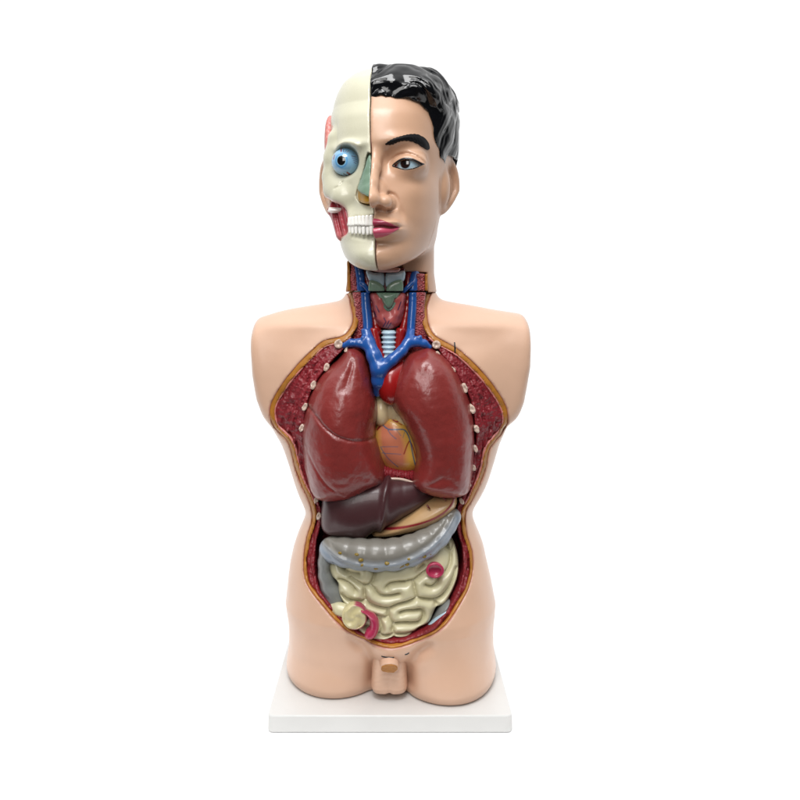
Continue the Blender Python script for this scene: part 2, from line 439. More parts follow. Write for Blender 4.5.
def build_torso():
    g = Grid((-146, -84, -4), (144, 88, 384), 1.6)
    X, Y, Z = g.X, g.Y, g.Z
    B = body(X, Y, Z)
    T = thighs(X, Y, Z)
    B = smin(B + np.clip((70 - Z) * 0.35, 0, 24), np.broadcast_to(T, B.shape) + np.clip((Z - 60) * 0.3, 0, 60) + np.clip((Z - 8) * 0.13, 0, 6.5) + 1.5, 20 - 14 * np.clip((35 - Z) / 35, 0, 1))
    # keep lower trunk from filling between the thighs
    B = B + 0 * T + 0 * gap0 if False else B
    gap = np.exp(-((X + 1.5) / 15.0) ** 4) * np.clip((64 - Z) / 28, 0, 1) * 3 * (Y < 0)
    B = B + gap
    # groin folds
    for sx, pts in ((-1, [(352, 640), (366, 652), (372, 668), (373, 690)]), (1, [(428, 646), (417, 656), (409, 668), (408, 690)])):
        d = dline(poly(pts, -66), X[:, :, 0][:, :, None] * np.ones_like(Z), Z)
        B = B + 5.0 * np.exp(-(d / 5.5) ** 2) * (Y < -20) * np.clip((72 - Z) / 25, 0, 1)
    # pubic mound
    B = smin(B, ell(X, Y, Z, (-1, -44, 50), (24, 27, 18)), 10)
    # hip hollow / gluteal swell
    B = B - 2.0 * g.lat(60, 3) * 0.6
    B = smax(B, -Z, 1.0)
    global BODYF; BODYF = (B, g)
    p0 = sdpoly(C0, X, Z); p2 = sdpoly(C2, X, Z)
    skin = smax(B, -p0, 1.8)
    # hollow: keep the cut only on the front
    back = B + 7.0
    skin = np.minimum(skin, np.maximum(np.maximum(B, 22 - Y), 0 * B - 99))
    skin = np.where(Y > 26, np.maximum(B, -(B + 6)), skin) if False else skin
    def pt(V):
        c = np.zeros((len(V), 3)) + LIN(214, 175, 149)
        d = sdpoly(C0, V[:, 0], V[:, 2])
        m = np.clip((d + 0.2) / 1.6, 0, 1)[:, None] * (V[:, 1:2] < 15)
        m = np.where(V[:, 1:2] < 15, np.clip((d[:, None] - 0.2) / 1.8, 0, 1), 1)
        return c * m + LIN(170, 104, 94) * (1 - m)
    o = sdf_obj('torso_shell', skin, g, M['skinp'], root, pt, relax=1)
    fw = np.interp(Z.ravel(), [60, 110, 150, 190], [1.8, 2.4, 3.6, 4.8]).reshape(Z.shape).astype(f32)
    fat = smax(smax(B + 0.7 + 0.5 * g.lat(7, 9), p0 - 0.9, 1.0), -(p0 + fw + 0.8 * g.lat(9, 5)), 1.0)
    fat = np.maximum(fat, Y - 20)
    sdf_obj('fat_layer', fat, g, M['fat'], root, relax=1)
    # muscle wall with the cavity scooped out of it
    str_ = np.zeros_like(p0)
    for off, a in ((4, 1.8), (9, 2.2), (14, 1.8), (20, 1.4)):
        str_ = str_ + a * np.exp(-((p2 - off + 1.2 * np.sin(Z * 0.21 + off)) / 1.3) ** 2)
    low = np.clip((671 - Z - 330) / 30, 0, 1)
    mus = smax(B + 2.0 + str_ * low + 1.0 * g.lat(6, 11) + 0.9 * g.lat(3.4, 12), p0 + fw - 1.0, 1.0)
    mus = smax(mus, -(smax(p2 + 1.0 * g.lat(10, 4), Y - 14, 5)), 2.0)
    mus = smax(mus, Z - 335 - 0 * X, 1.0)
    mus = np.maximum(mus, Y - 21)
    sdf_obj('muscle_wall', mus, g, M['muscle'], root, relax=1)
    # thin pink fascia between fat and muscle
    fa = np.maximum(smax(np.maximum(B + 0.9, p0 + fw - 1.2), -(p0 + fw + 1.0), 1.0), -(B + 5.5))
    fa = np.maximum(np.maximum(fa, Z - 337), 175 - Z)
    sdf_obj('fascia', fa, g, M['pink'], root, relax=1)
    return
M['skinp'] = plastic('torso_plastic', srgb(228, 186, 156), rough=0.36, var=0.03, bump=0.25, bscale=45, coat=0.3, crough=0.22, vcol=True, bdist=0.001, dent=0.6)
build_torso()
def surfY(x, z):
    B, g = BODYF
    i = int(round((x - g.lo[0]) / g.h)); k = int(round((z - g.lo[2]) / g.h))
    c = B[i, :, k]; j = int(np.argmax(c < 0))
    if j == 0: return -60.0
    t = c[j - 1] / (c[j - 1] - c[j]); return float(g.lo[1] + g.h * (j - 1 + t))

# --- lower stump details (as on the teaching model)
def build_groin():
    g = Grid((-34, -92, 2), (30, -30, 66), 0.7)
    X, Y, Z = g.X, g.Y, g.Z
    w = 15.5 + 0.06 * (40 - Z)
    sc = (np.sqrt(np.abs((X + 2.5) / w) ** 4 + np.abs((Y + 46) / 17) ** 2.6) - 1) * 15
    sc = smax(sc, 6 - Z, 7); sc = smax(sc, Z - 52, 10)
    sc = sc + 0.14 * np.sin(Z * 1.5 + 1.3 * np.sin(X * 0.25) + g.lat(8, 3)) * (Z < 33)
    sc = sc + 1.0 * np.exp(-((X + 2.5) / 2.2) ** 2) * (Z < 30)
    n = np.array([0, -0.75, -0.66])
    e = np.array([-2.3, -74.0, 38.5])
    st = cap(X, Y, Z, (-2.3, -50, 43), (-2.3, -80, 34), 8.6, 8.6)
    cutd = (Y - e[1]) * n[1] + (Z - e[2]) * n[2]
    st = smax(st, cutd, 0.8)
    F = smin(sc, st, 3)
    o = sdf_obj('groin', F, g, M['skin'], root, relax=1)
    g = Grid((-14, -90, 26), (10, -62, 52), 0.45)
    cutd = (g.Y - e[1]) * n[1] + (g.Z - e[2]) * n[2]
    F = smax(cap(g.X, g.Y, g.Z, (-2.3, -50, 43), (-2.3, -80, 34), 7.6, 7.6), np.abs(cutd) - 0.7, 0.4) + 0.4 * g.lat(2.2, 5)
    sdf_obj('cut_face', F, g, M['fat'], o)
build_groin()

# --- generic pillow shapes
def pillow(name, pts, Y0, D, R, mat, h=1.0, soft=3.0, extra=None, paint=None, parent=None, relax=1, curve=0.0, xc=0.0, pw=2.0, off=0.0, spl=5, back=None):
    P = poly(pts, Y0) if spl == 0 else spline(poly(pts, Y0), spl)
    lo, hi = P.min(0), P.max(0); m = soft + 3
    g = Grid((lo[0] - m, Y0 - D - 5, lo[1] - m), (hi[0] + m, Y0 + (back or D) + 5 + abs(curve), hi[1] + m), h)
    X, Y, Z = g.X, g.Y, g.Z
    p = sdpoly(P, X, Z)
    ps = blur(p, soft / h, [0, 2]) if soft > 0 else p
    w = np.clip(-p / (soft * 2 + 1e-6), 0, 1); ps = p * (1 - w) + ps * w
    if soft > 2:
        pw_ = blur(p, 2.4 * soft / h, [0, 2]); pw_ = blur(pw_, 3.0 * soft / h, [0, 2]); w = np.clip((-p - soft) / (soft * 5), 0, 1); w = w * w * (3 - 2 * w); ps = ps * (1 - w) + pw_ * w
    q = np.maximum(1 + ps / R, 0)
    yy = Y - Y0 - (curve * ((X - xc) / 60) ** 2 if curve else 0)
    dd = np.where(yy < 0, D, back or D)
    F = (np.sqrt(np.abs(yy / dd) ** pw + q ** 2) - 1) * min(D, R) + off
    if extra is not None: F = extra(F, g, p)
    return sdf_obj(name, F, g, mat, parent or root, paint, relax=relax)

# --- lungs
LL = [(351, 348), (342, 356.5), (330, 367), (320, 378), (309.5, 398), (304, 420), (303, 437), (305, 459), (308.5, 477), (312, 489), (321, 497), (343, 498), (358, 494), (370, 488), (382, 483.5), (386.5, 479), (384.5, 466), (380.5, 450), (376.5, 436), (375.5, 426), (378, 414), (377, 402), (373, 386), (369, 370), (363, 354)]
LR = [(430, 349), (420, 350), (409, 354.5), (402, 363), (396, 373), (391.5, 386), (391, 396), (394.5, 407), (402, 416), (408, 427), (413, 438), (417, 452), (417, 465), (414, 480), (419, 486), (430, 491.5), (445, 494.5), (460, 493.5), (468, 489), (471, 475), (473.5, 457), (474.5, 435), (472, 412), (466, 392), (458, 375), (448, 361.5)]
def lung_l(F, g, p):
    X, Z = g.X, g.Z
    a = dline(spline(poly([(306, 408), (314, 412), (324, 422), (336, 431), (352, 437), (376, 441)], -55), 4, False), X, Z)
    b = dline(spline(poly([(304, 446), (315, 464), (328, 482), (345, 494)], -55), 4, False), X, Z)
    F = F + 1.5 * np.exp(-(a / 1.3) ** 2) * (g.Y < -30) + 0.7 * np.exp(-(b / 1.0) ** 2) * (g.Y < -30)
    below = sdpoly(spline(poly([(300, 404), (314, 412), (324, 422), (336, 431), (352, 437), (380, 442), (395, 500), (300, 505)], -55), 3), X, Z)
    F = F + 0.9 * np.clip(-below / 6, -1, 0) * 0
    return F + 1.0 * g.lat(26, 2) + 0.25 * g.lat(7, 7) + 0.12 * g.lat(4, 17)
def lung_r(F, g, p): return F + 1.0 * g.lat(28, 5) + 0.2 * g.lat(7, 8) + 0.1 * g.lat(4, 17)
o = pillow('lung', LL, -30, 52, 44, M['lung'], h=1.1, soft=4, extra=lung_l, curve=10, xc=-45, pw=2.0, off=-1.0); label(o, 'right lung with two fissure lines, at left in the picture')
o = pillow('lung', LR, -30, 50, 42, M['lung'], h=1.1, soft=4, extra=lung_r, curve=12, xc=30, pw=2.0, off=-2.0); label(o, 'smooth left lung, at right in the picture')

# --- liver, stomach, diaphragm
def liv(F, g, p):
    a = dline(spline(poly([(389, 476), (385, 492), (383, 510), (380, 530)], -45), 4, False), g.X, g.Z)
    rr = np.clip((g.X + 10) / 20, 0, 1)
    F = F - 3.2 * np.exp(-(a / 3.2) ** 2) * (g.Y < -25) + 4.0 * rr * (g.Y < -20)
    return F + 0.6 * g.lat(22, 6)
pillow('liver', [(323, 490), (322, 500), (321, 514), (321.5, 526), (327, 532.5), (340, 535), (352, 535.5), (363, 537), (372, 531), (380, 527), (401, 521.5), (414, 515), (428, 506), (444, 494), (440, 484), (417, 474), (390, 474), (350, 480)],
       -30, 30, 26, M['liver'], soft=2.5, extra=liv, curve=5, xc=-20, pw=2.6)
def stp(V):
    c = np.zeros((len(V), 3)) + LIN(196, 158, 112)
    l = dline(spline(poly([(458, 494), (453, 503), (444, 512), (430, 519.5), (410, 525.5), (390, 530), (370, 532)], -48), 4, False), V[:, 0], V[:, 2])
    m = np.clip(1.6 - l, 0, 1)[:, None]
    return c * (1 - m) + LIN(140, 28, 40) * m
o = pillow('stomach', [(438, 492), (455, 490), (457, 500), (454, 508), (446, 516), (434, 523.5), (418, 529), (400, 533), (384, 535.5), (372, 534.5), (374, 526), (395, 515), (420, 500)],
       -26, 26, 15, M['paint'], h=0.8, soft=1.5, curve=3, xc=40, paint=stp)
for a, c in (((442, 496), (445.5, 500)), ((427, 505.5), (430, 509))):
    (x0, z0), (x1, z1) = PX(*a, -50), PX(*c, -50)
    tube('artery', [(x0, -49.0, z0, .8), ((x0 + x1) / 2, -50, (z0 + z1) / 2, .8), (x1, -50, z1, .5)], M['dred'], o)
def dia(F, g, p): return F + 0.7 * np.sin(g.X * 2.2) * (g.Y < 0)
pillow('diaphragm', [(378, 466), (390, 467), (405, 469), (422, 471), (424, 484), (414, 482), (400, 480), (386, 480), (376, 484)], -30, 9, 6, M['muscle'], h=0.7, soft=1, extra=dia)
pts = [PX(x, y, -44) for x, y in [(376, 485), (386, 480.5), (398, 480), (408, 482), (418, 486)]]
tube('diaphragm_edge', [(x, -40, z, 1.3) for x, z in pts], M['rib'], root)

# --- heart
def hp(V):
    x, z = V[:, 0], V[:, 2]
    def near(pts, w, soft=.7): return np.clip((w - dline(spline(poly(pts, -36), 3, False), x, z)) / soft, 0, 1)[:, None]
    fl = LIN(190, 112, 84); ft = LIN(214, 166, 72); cr = LIN(226, 204, 156)
    rp = poly([(377, 430), (388, 424), (400, 430), (406, 443), (408, 458), (406, 470), (394, 471), (382, 464)], -46)
    d = sdpoly(spline(rp, 4), x, z); m = np.clip(0.3 - d / 7, 0, 1)[:, None]
    c = ft * (1 - m) + fl * m
    up = np.clip((z - PX(0, 417, -46)[1]) / 5, 0, 1)[:, None]; c = c * (1 - up) + cr * up
    for P, w in (([(377, 431), (384, 423), (389.5, 418), (396, 422), (403, 419)], 1.0), ([(396, 422), (402, 425)], .7), ([(404, 453), (409, 441), (413, 447), (417, 462)], .9)):
        k = near(P, w); c = c * (1 - k) + LIN(140, 24, 34) * k
    for P, w in (([(382, 425), (388, 429), (397, 429), (405, 430), (410, 440), (413, 455), (416, 468)], .9), ([(388, 430), (391, 434), (396, 438)], .7), ([(397, 430), (401, 435)], .5), ([(405, 430), (403, 437)], .5),
                 ([(380, 447), (388, 446), (398, 446)], .6), ([(382, 453), (392, 453), (401, 453.5)], .6), ([(381, 448), (388, 458), (398, 467)], .7)):
        k = near(P, w); c = c * (1 - k) + LIN(42, 92, 122) * k
    return c
heart = pillow('heart', [(378, 418), (385, 410), (396, 408), (410, 412), (422, 428), (428, 450), (424, 466), (411, 473.5), (396, 473), (384, 467), (373, 454), (369, 432)], -14, 26, 24, M['paint'], h=0.7, soft=2, paint=hp)
g = Grid((-26, -50, 215), (30, 4, 290), 0.7)
F = smin(ell(g.X, g.Y, g.Z, (-10, -25, 264), (10, 13, 15)), ell(g.X, g.Y, g.Z, (2, -24, 266), (10, 12, 14)), 1.5)
F = smin(F, ell(g.X, g.Y, g.Z, (12, -24, 256), (12, 12, 13)), 2.0)
sdf_obj('auricle', F, g, M['gutc'] if 'gutc' in M else plastic('auricle_plastic', srgb(214, 192, 150), rough=0.3, var=0.08), heart, relax=1)

# --- great vessels
g = Grid((-30, -66, 268), (44, -10, 345), 0.8)
X, Y, Z = g.X, g.Y, g.Z
F = smin(ell(X, Y, Z, (-1, -40, 292), (13, 15, 20)), ell(X, Y, Z, (8, -34, 303), (12, 14, 14)), 6)
a = lambda px, py, y, r: (PX(px, py, y)[0], y, PX(px, py, y)[1], r * (CAMD + y) / CAMD)
F = smin(F, chain(X, Y, Z, [a(386, 368, -34, 6), a(378, 350, -34, 5), a(374, 331, -32, 4.6)]), 3)
F = smin(F, chain(X, Y, Z, [a(392, 368, -30, 6), a(398, 350, -32, 5.4), a(401, 331, -32, 5)]), 3)
sdf_obj('aorta', F, g, M['red'], root, relax=1)
g = Grid((-62, -74, 270), (46, -14, 345), 0.8)
X, Y, Z = g.X, g.Y, g.Z
F = chain(X, Y, Z, [a(366, 331, -36, 5.0), a(368.5, 342, -40, 6.2), a(374, 356, -46, 7.2), a(379, 369, -49, 8.2), a(379, 381, -46, 7.2), a(377.5, 393, -38, 4)], 3)
F = smin(F, chain(X, Y, Z, [a(411, 331, -36, 4.2), a(409, 341, -42, 5), a(402, 351, -47, 5.3), a(392, 360, -50, 5.8), a(381, 369, -50, 6.5)], 2), 3)
F = smin(F, chain(X, Y, Z, [a(344, 345.5, -40, 2.9), a(351, 343, -41, 4.0), a(359, 343, -41, 4.4), a(369, 347, -42, 5)], 2), 2.5)
F = smin(F, chain(X, Y, Z, [a(407, 344, -43, 4.5), a(415, 342, -42, 4.6), a(424, 343.5, -41, 4.0), a(429.5, 347, -40, 2.6)], 2), 2.5)
for q in ((363, 337.5), (420, 337), (416, 338)):
    F = smin(F, chain(X, Y, Z, [a(q[0], q[1] + 5, -42, 2.6), a(q[0], q[1], -43, 2.2)]), 1.5)
sdf_obj('vena_cava', F, g, M['blue'], root, relax=1)
# trachea with cartilage rings
g = Grid((-16, -50, 285), (10, -16, 345), 0.6)
F = (np.sqrt(((g.X + 3) / 6.6) ** 2 + ((g.Y + 32) / 8) ** 2) - 1) * 6.6
F = smax(F - 0.9 * np.cos(g.Z * 2 * pi / 4.6), np.abs(g.Z - 316) - 27, 1)
sdf_obj('trachea', F, g, M['lblue'], root, relax=0)

# --- colon
def colp(V):
    # lower face bluish, upper face grey brown, following the band along the bowel
    l = spline(poly([(318, 548), (340, 560), (370, 563.5), (400, 561), (428, 550), (446, 535), (458, 520)], -58), 4, False)
    zz = np.interp(V[:, 0], l[:, 0], l[:, 1])
    m = np.clip(0.5 + (V[:, 2] - zz - 3) / 8, 0, 1)[:, None]
    return LIN(142, 152, 164) * (1 - m) + LIN(128, 124, 116) * m
g = Grid((-82, -86, 88), (74, -12, 172), 0.9)
X, Y, Z = g.X, g.Y, g.Z
cp = spline(np.array([a(330, 549, -40, 11), a(340, 551, -46, 13), a(355, 553.5, -51, 14), a(372, 555, -54, 14.5), a(392, 554.5, -54, 14.5), a(410, 550.5, -51, 14), a(426, 543, -47, 13), a(439, 533, -43, 11.5), a(448, 522, -40, 9), a(453, 516, -38, 7)]), 6, False)
for i in range(len(cp)): cp[i, 3] += 1.9 * abs(math.sin(i * 2 * pi / 11.0)) - 0.6
F = chain(X, Y, Z, cp, 1.0)
l = spline(poly([(320, 546), (340, 559), (370, 564.5), (400, 562), (428, 551), (446, 536), (455, 522)], -62), 4, False)
d = dline(l, X, Z)
F = F - 1.4 * np.exp(-(d / 1.6) ** 2) * (Y < -45) + 0.8 * np.exp(-((d - 4.5) / 1.8) ** 2) * (Y < -45)
colon = sdf_obj('transverse_colon', F, g, M['paint'], root, colp, relax=1)
for px, py in ((340, 554.5), (357, 554), (361, 559), (362, 564), (387, 562), (376, 567), (400, 567), (409, 559), (414, 558), (402, 565.5), (407, 564.5), (443, 540), (430, 556.5), (424, 558)):
    x, z = PX(px, py, -64)
    i = np.argmin(np.abs(cp[:, 0] - x)); r = cp[i, 3]; dz = z - cp[i, 2]
    y = cp[i, 1] - math.sqrt(max(r * r - dz * dz, 4))
    gg = Grid((x - 4, y - 4, z - 4), (x + 4, y + 4, z + 4), 0.5)
    F2 = ell(gg.X, gg.Y, gg.Z, (x, y, z), (2.3, 1.7, 1.6)) + 0.3 * gg.lat(1.5, int(px))
    sdf_obj('fat_tag', F2, gg, M['tag'], colon)
def asc(F, g, p): return F + 0.3 * np.sin(g.Z * 0.5) + 0.5 * g.lat(12, 3)
pillow('ascending_colon', [(321, 543), (331, 550), (331, 570), (338, 584), (347, 596), (342, 604), (329, 607), (322.5, 594), (318, 572)], -40, 13, 11, M['grey'], h=0.8, soft=1.5, extra=asc)
pillow('sigmoid_colon', [(420, 632), (432, 618), (441, 604), (450, 600), (447, 612), (436, 626), (420, 638), (402, 643)], -48, 12, 5, M['grey'], h=0.7, soft=.8)
pillow('bladder', [(403, 642.5), (412, 641.8), (428, 632), (442, 618.5), (449, 608), (442, 610), (432, 621), (418, 632)], -54, 8, 4, M['lblue'], h=0.7, soft=.6)

# --- small intestine
def gy(px, py): return -54 + 22 * ((px - 390) / 68.0) ** 2 + (10 if py < 600 else -4) * ((py - 600) / 40.0) ** 2
g = Grid((-76, -78, 42), (80, -14, 156), 0.75)
X, Y, Z = g.X, g.Y, g.Z
GO = [(328, 552), (327, 560), (327.4, 568), (331.4, 577), (337.5, 582.5), (338.5, 591.5), (342, 599), (346, 606), (346, 616), (350, 627), (357, 633), (364, 639), (374, 642), (384, 642.5), (393, 639.5), (400, 640), (408, 639), (415, 634), (420, 629.5), (429.5, 624), (434.5, 612),
      (437, 606.5), (441, 605.5), (447, 601.5), (454, 589.5), (458.7, 577), (459.5, 564.6), (457, 552), (452, 543), (440, 540), (400, 545), (350, 545)]
CREASE = [[(342.6, 560), (342.6, 571.4), (348, 576), (358.4, 577)], [(338.5, 583), (344, 584), (350, 587), (355.5, 592.5)],
    [(375.6, 566), (375.2, 572), (373.5, 580), (370, 585), (363.8, 586.8), (356, 583.5), (350, 580)],
    [(363.8, 586.8), (370, 586.5), (374.5, 590), (377, 593.2), (382, 596), (391, 596), (399, 594.5)],
    [(363.8, 586.8), (364.2, 592), (365, 598.4), (369.6, 604), (380, 607.6), (389, 608.2), (397, 605), (408, 602.3), (417, 598.3)],
    [(366, 600.5), (360, 602.6), (353, 602.5), (346, 600.6), (341, 597)],
    [(386.5, 588), (390, 585), (398, 583.7), (405, 583.5), (412.6, 582.6), (415, 591.6), (417, 598.3)],
    [(412.6, 582.6), (417, 580), (422.7, 576), (427, 574), (432, 571)],
    [(417, 598.3), (425, 600.6), (434, 601.7), (442, 599), (449, 592), (454, 583), (457.6, 574)],
    [(434, 601.7), (436.5, 606)], [(426, 587), (429, 588.6), (433, 588.6), (437.4, 585), (438.8, 579.5)],
    [(438.5, 579), (446, 576), (451, 569), (452, 560), (448.6, 554.5), (446, 546)], [(452, 560), (455, 556), (456, 550)],
    [(400, 613), (406, 611.4), (414, 611.2), (421.6, 611.3), (423.5, 617), (419.4, 622.5), (412, 623.3), (403, 622.8), (393, 623.3)],
    [(388, 608.3), (388, 613), (389, 618), (393, 623.3), (392.4, 629), (394, 633.5), (393, 640)], [(396.5, 633.2), (405, 633.6), (413.7, 632.5)],
    [(360, 610.5), (370, 614), (380, 616.8), (388, 616.8)], [(380, 616.8), (380.6, 622), (382, 628.7), (379.5, 633), (385, 634.5), (394, 633.5)],
    [(379.5, 633), (372, 630), (366, 626)], [(424, 568.5), (421, 571), (419, 572)]]
px_, pz_ = X, Z
kk = (CAMD - 58) / CAMD
PXg = X / kk + CX; PYg = 275 + (CAMH - Z) / kk
Yc = gy(PXg, np.minimum(PYg, 650)) if False else (-54 + 12 * ((PXg - 390) / 68.0) ** 2 + np.where(PYg < 600, 10, -4) * ((PYg - 600) / 40.0) ** 2)
d = np.full(np.broadcast_shapes(X.shape, Z.shape), 1e3, f32)
for c_ in CREASE:
    d = np.minimum(d, dline(spline(poly(c_, -58), 5, False), X, Z))
po = sdpoly(spline(poly([(x_, y_, -46 - 17 * min(max((y_ - 600) / 38.0, 0), 1)) for x_, y_ in GO]), 4), X, Z)
d = np.minimum(d, np.maximum(-po, 0))
R_ = 7.8
h = np.sqrt(np.clip(1 - (1 - np.minimum(d / R_, 1)) ** 2, 0, 1))
h = blur(h.astype(f32), 0.7, [0, 2])
yf = Yc - 10.0 * h + 2.0 - 0.8 * g.lat(14, 8)[:, :1, :]
F = smax((yf - Y) * 0.75, po, 2.0)
F = smax(F, Y + 22, 3)
gut = sdf_obj('small_intestine', F, g, M['gut'], root, relax=1)
# cut openings
def ring_disc(name, px, py, rx, rz, Y, mr, mi, parent, inner=0.62, ang=0.0, deep=3.0):
    x, z = PX(px, py, Y)
    g = Grid((x - rx - 4, Y - 6, z - rz - 4), (x + rx + 4, Y + 8, z + rz + 4), 0.5)
    c, s = cos(ang), sin(ang)
    u = (g.X - x) * c + (g.Z - z) * s; v = -(g.X - x) * s + (g.Z - z) * c
    r = np.sqrt((u / rx) ** 2 + (v / rz) ** 2)
    rim = np.sqrt(((r - 0.84) * min(rx, rz)) ** 2 + (g.Y - Y) ** 2) - 1.2
    body_ = smax((r - 0.88) * min(rx, rz), Y + deep * (1 - r ** 2) - g.Y, 1); body_ = smax(body_, g.Y - Y - 7, 1)
    F = smin(rim, body_, 0.8)
    o = sdf_obj(name, F, g, mr, parent, relax=1)
    return o
ring_disc('gut_opening', 435, 570.5, 8.5, 7.2, -57, M['mag'], None, gut)
def cec(V):
    x, z = PX(354.5, 618.5, -71); d = np.sqrt((V[:, 0] - x) ** 2 + (V[:, 2] - z) ** 2)
    an = np.arctan2(V[:, 2] - z, V[:, 0] - x)
    m = (np.clip((d - 10.2) / 0.8, 0, 1) * np.clip((1.9 - np.abs(an + 0.2)) * 4, 0, 1))[:, None]
    return LIN(204, 192, 146) * (1 - m) + LIN(160, 56, 84) * m
g = Grid((-54, -84, 60), (-6, -30, 104), 0.6)
x0, z0 = PX(354.5, 618.5, -71)
r = np.sqrt((g.X - x0) ** 2 + (g.Z - z0) ** 2); th = np.arctan2(g.Z - z0, g.X - x0)
F = smax(r - 11.8, np.abs(g.Y + 64) - 5.5 , 2.5) + (1.0 * np.sin(3 * th + 0.45 * r) * np.clip(r / 5, 0, 1) + 0.8 * g.lat(6, 5)) * (r < 10) * (g.Y < -50)
cecum = sdf_obj('caecum', F, g, M['paint'], root, cec, relax=1)
P = [a(331, 608, -50, 5), a(339, 609, -54, 6.5), a(349, 612, -56, 7)]
g = Grid((-70, -82, 70), (-24, -42, 112), 0.7)
sdf_obj('ileum_end', chain(g.X, g.Y, g.Z, P, 2) + .5 * g.lat(5, 2), g, M['gut'], cecum, relax=1)
apx = pillow('appendix', [(361, 608), (365, 609.5), (370, 612), (375.5, 615), (379, 621), (379, 629), (375, 636), (369, 638), (364.5, 635.5), (366, 630), (369.5, 626), (369.5, 619), (366, 613.5), (361, 611)], -66, 9, 4.2, M['mag'], h=0.5, soft=.6)
P = [a(371, 621, -66, 1.0), a(374.5, 626, -67, 1.0), a(373, 632, -67, 1.0), a(368, 634.5, -66, .8)]

# --- ribs cut through the wall
for px, py, r in ((338.6, 344, 5.0), (326.5, 367, 3.6), (313.4, 385, 3.6), (304.6, 407, 3.6), (301.8, 428, 3.2), (316.4, 500, 3.0), (318.8, 516, 3.0), (346, 350, 2.0),
                  (436.5, 345, 4.8), (437.8, 354.8, 3.3), (452.6, 370.5, 3.6), (464.6, 388, 3.9), (472.2, 409.5, 3.7), (476.6, 429, 3.6), (475.5, 449, 3.0), (473.5, 467.5, 3.0), (469, 484, 2.8), (461.5, 501, 2.8), (457, 515, 2.6)):
    x, z = PX(px, py, -42)
    # front surface of the body at this point
    gx = np.array([x], f32)[:, None, None]; gz = np.array([z], f32)[None, None, :]; ys = np.linspace(-75, 20, 191).astype(f32)[None, :, None]
    # coarse body depth from the section table
    w_l = np.interp(671 - z, TB[:, 0], TB[:, 1]) - CX; w_r = np.interp(671 - z, TB[:, 0], TB[:, 2]) - CX; fr = np.interp(671 - z, TB[:, 0], TB[:, 3])
    q = min(abs((x - (w_l + w_r) / 2) / ((w_r - w_l) / 2)), 0.99)
    yb = 8 - (8 - fr) * (1 - q ** 2.4) ** (1 / 2.4)
    y = surfY(x, z) + (1.0 if r > 4 else 2.8); r *= (0.85 if r > 4 else 0.72)
    x, z = PX(px, py, y)
    k = 1.0 if r > 3.9 else 1.2 + 0.45 * abs(math.sin(px * 1.7))
    gg = Grid((x - r - 3, y - 6, z - r * k - 3), (x + r + 3, y + 8, z + r * k + 3), 0.5)
    sl = 0.5 if x > 0 else -0.5
    if r > 3.9: sl = 0
    u = (gg.X - x) + sl * 0.6 * (gg.Z - z) * 0.8; v = gg.Z - z
    rr = np.sqrt((u / r) ** 2 + (v / (r * k)) ** 2)
    F = smax((rr - 1) * r, np.abs(gg.Y - y - 2) - 4.0, 1.6)
    F = F + (1.8 if r > 3.9 else 1.1) * np.exp(-(rr / 0.5) ** 2) * (gg.Y < y) + 0.5 * gg.lat(2.0, int(px))
    sdf_obj('rib' if r < 3.9 else 'collar_bone', F, gg, M['rib'], root)

# --- neck (lower piece below the seam, upper piece above it)
def neck_piece(tag_, z_lo, z_hi, py_lo, py_hi, up):
    parts = {}
    return
def column(name, pts, mat, h=0.7, k=2.0, squash=None, bumpn=0.0, zclip=None, parent=None, seed=1, relax=1):
    P = spline(np.array([a(*p) for p in pts]), 4, False)
    lo = P[:, :3].min(0) - P[:, 3].max() - 3; hi = P[:, :3].max(0) + P[:, 3].max() + 3
    g = Grid(lo, hi, h)
    F = chain(g.X, g.Y, g.Z, P, k)
    if bumpn: F = F + bumpn * g.lat(4, seed) + bumpn * 0.6 * g.lat(2.2, seed + 3)
    if zclip: F = smax(smax(F, zclip[0] - g.Z, 0.6), g.Z - zclip[1], 0.6)
    return sdf_obj(name, F, g, mat, parent or root, relax=relax)
SEAM = 380.0                       # height of the joint between head piece and torso
def slab(name, pts, Y0, D, mat, parent, zc=None, h=0.7, bumpn=0.0, seed=1, rnd=2.0, paint=None, extra=None, spl=3):
    P = spline(poly(pts, Y0 - D), spl) if spl else poly(pts, Y0 - D)
    lo, hi = P.min(0), P.max(0)
    g = Grid((lo[0] - 3, Y0 - D - 4, lo[1] - 3), (hi[0] + 3, Y0 + D + 4, hi[1] + 3), h)
    F = smax(sdpoly(P, g.X, g.Z), np.abs(g.Y - Y0) - D, rnd)
    if bumpn: F = F + bumpn * g.lat(4, seed) + bumpn * 0.6 * g.lat(2.2, seed + 3)
    if extra is not None: F = extra(F, g)
    if zc: F = smax(smax(F, zc[0] - g.Z, 0.6), g.Z - zc[1], 0.6)
    return sdf_obj(name, F, g, mat, parent, paint, relax=1)
zl, zu = (335.0, 379.3), (380.6, 402)
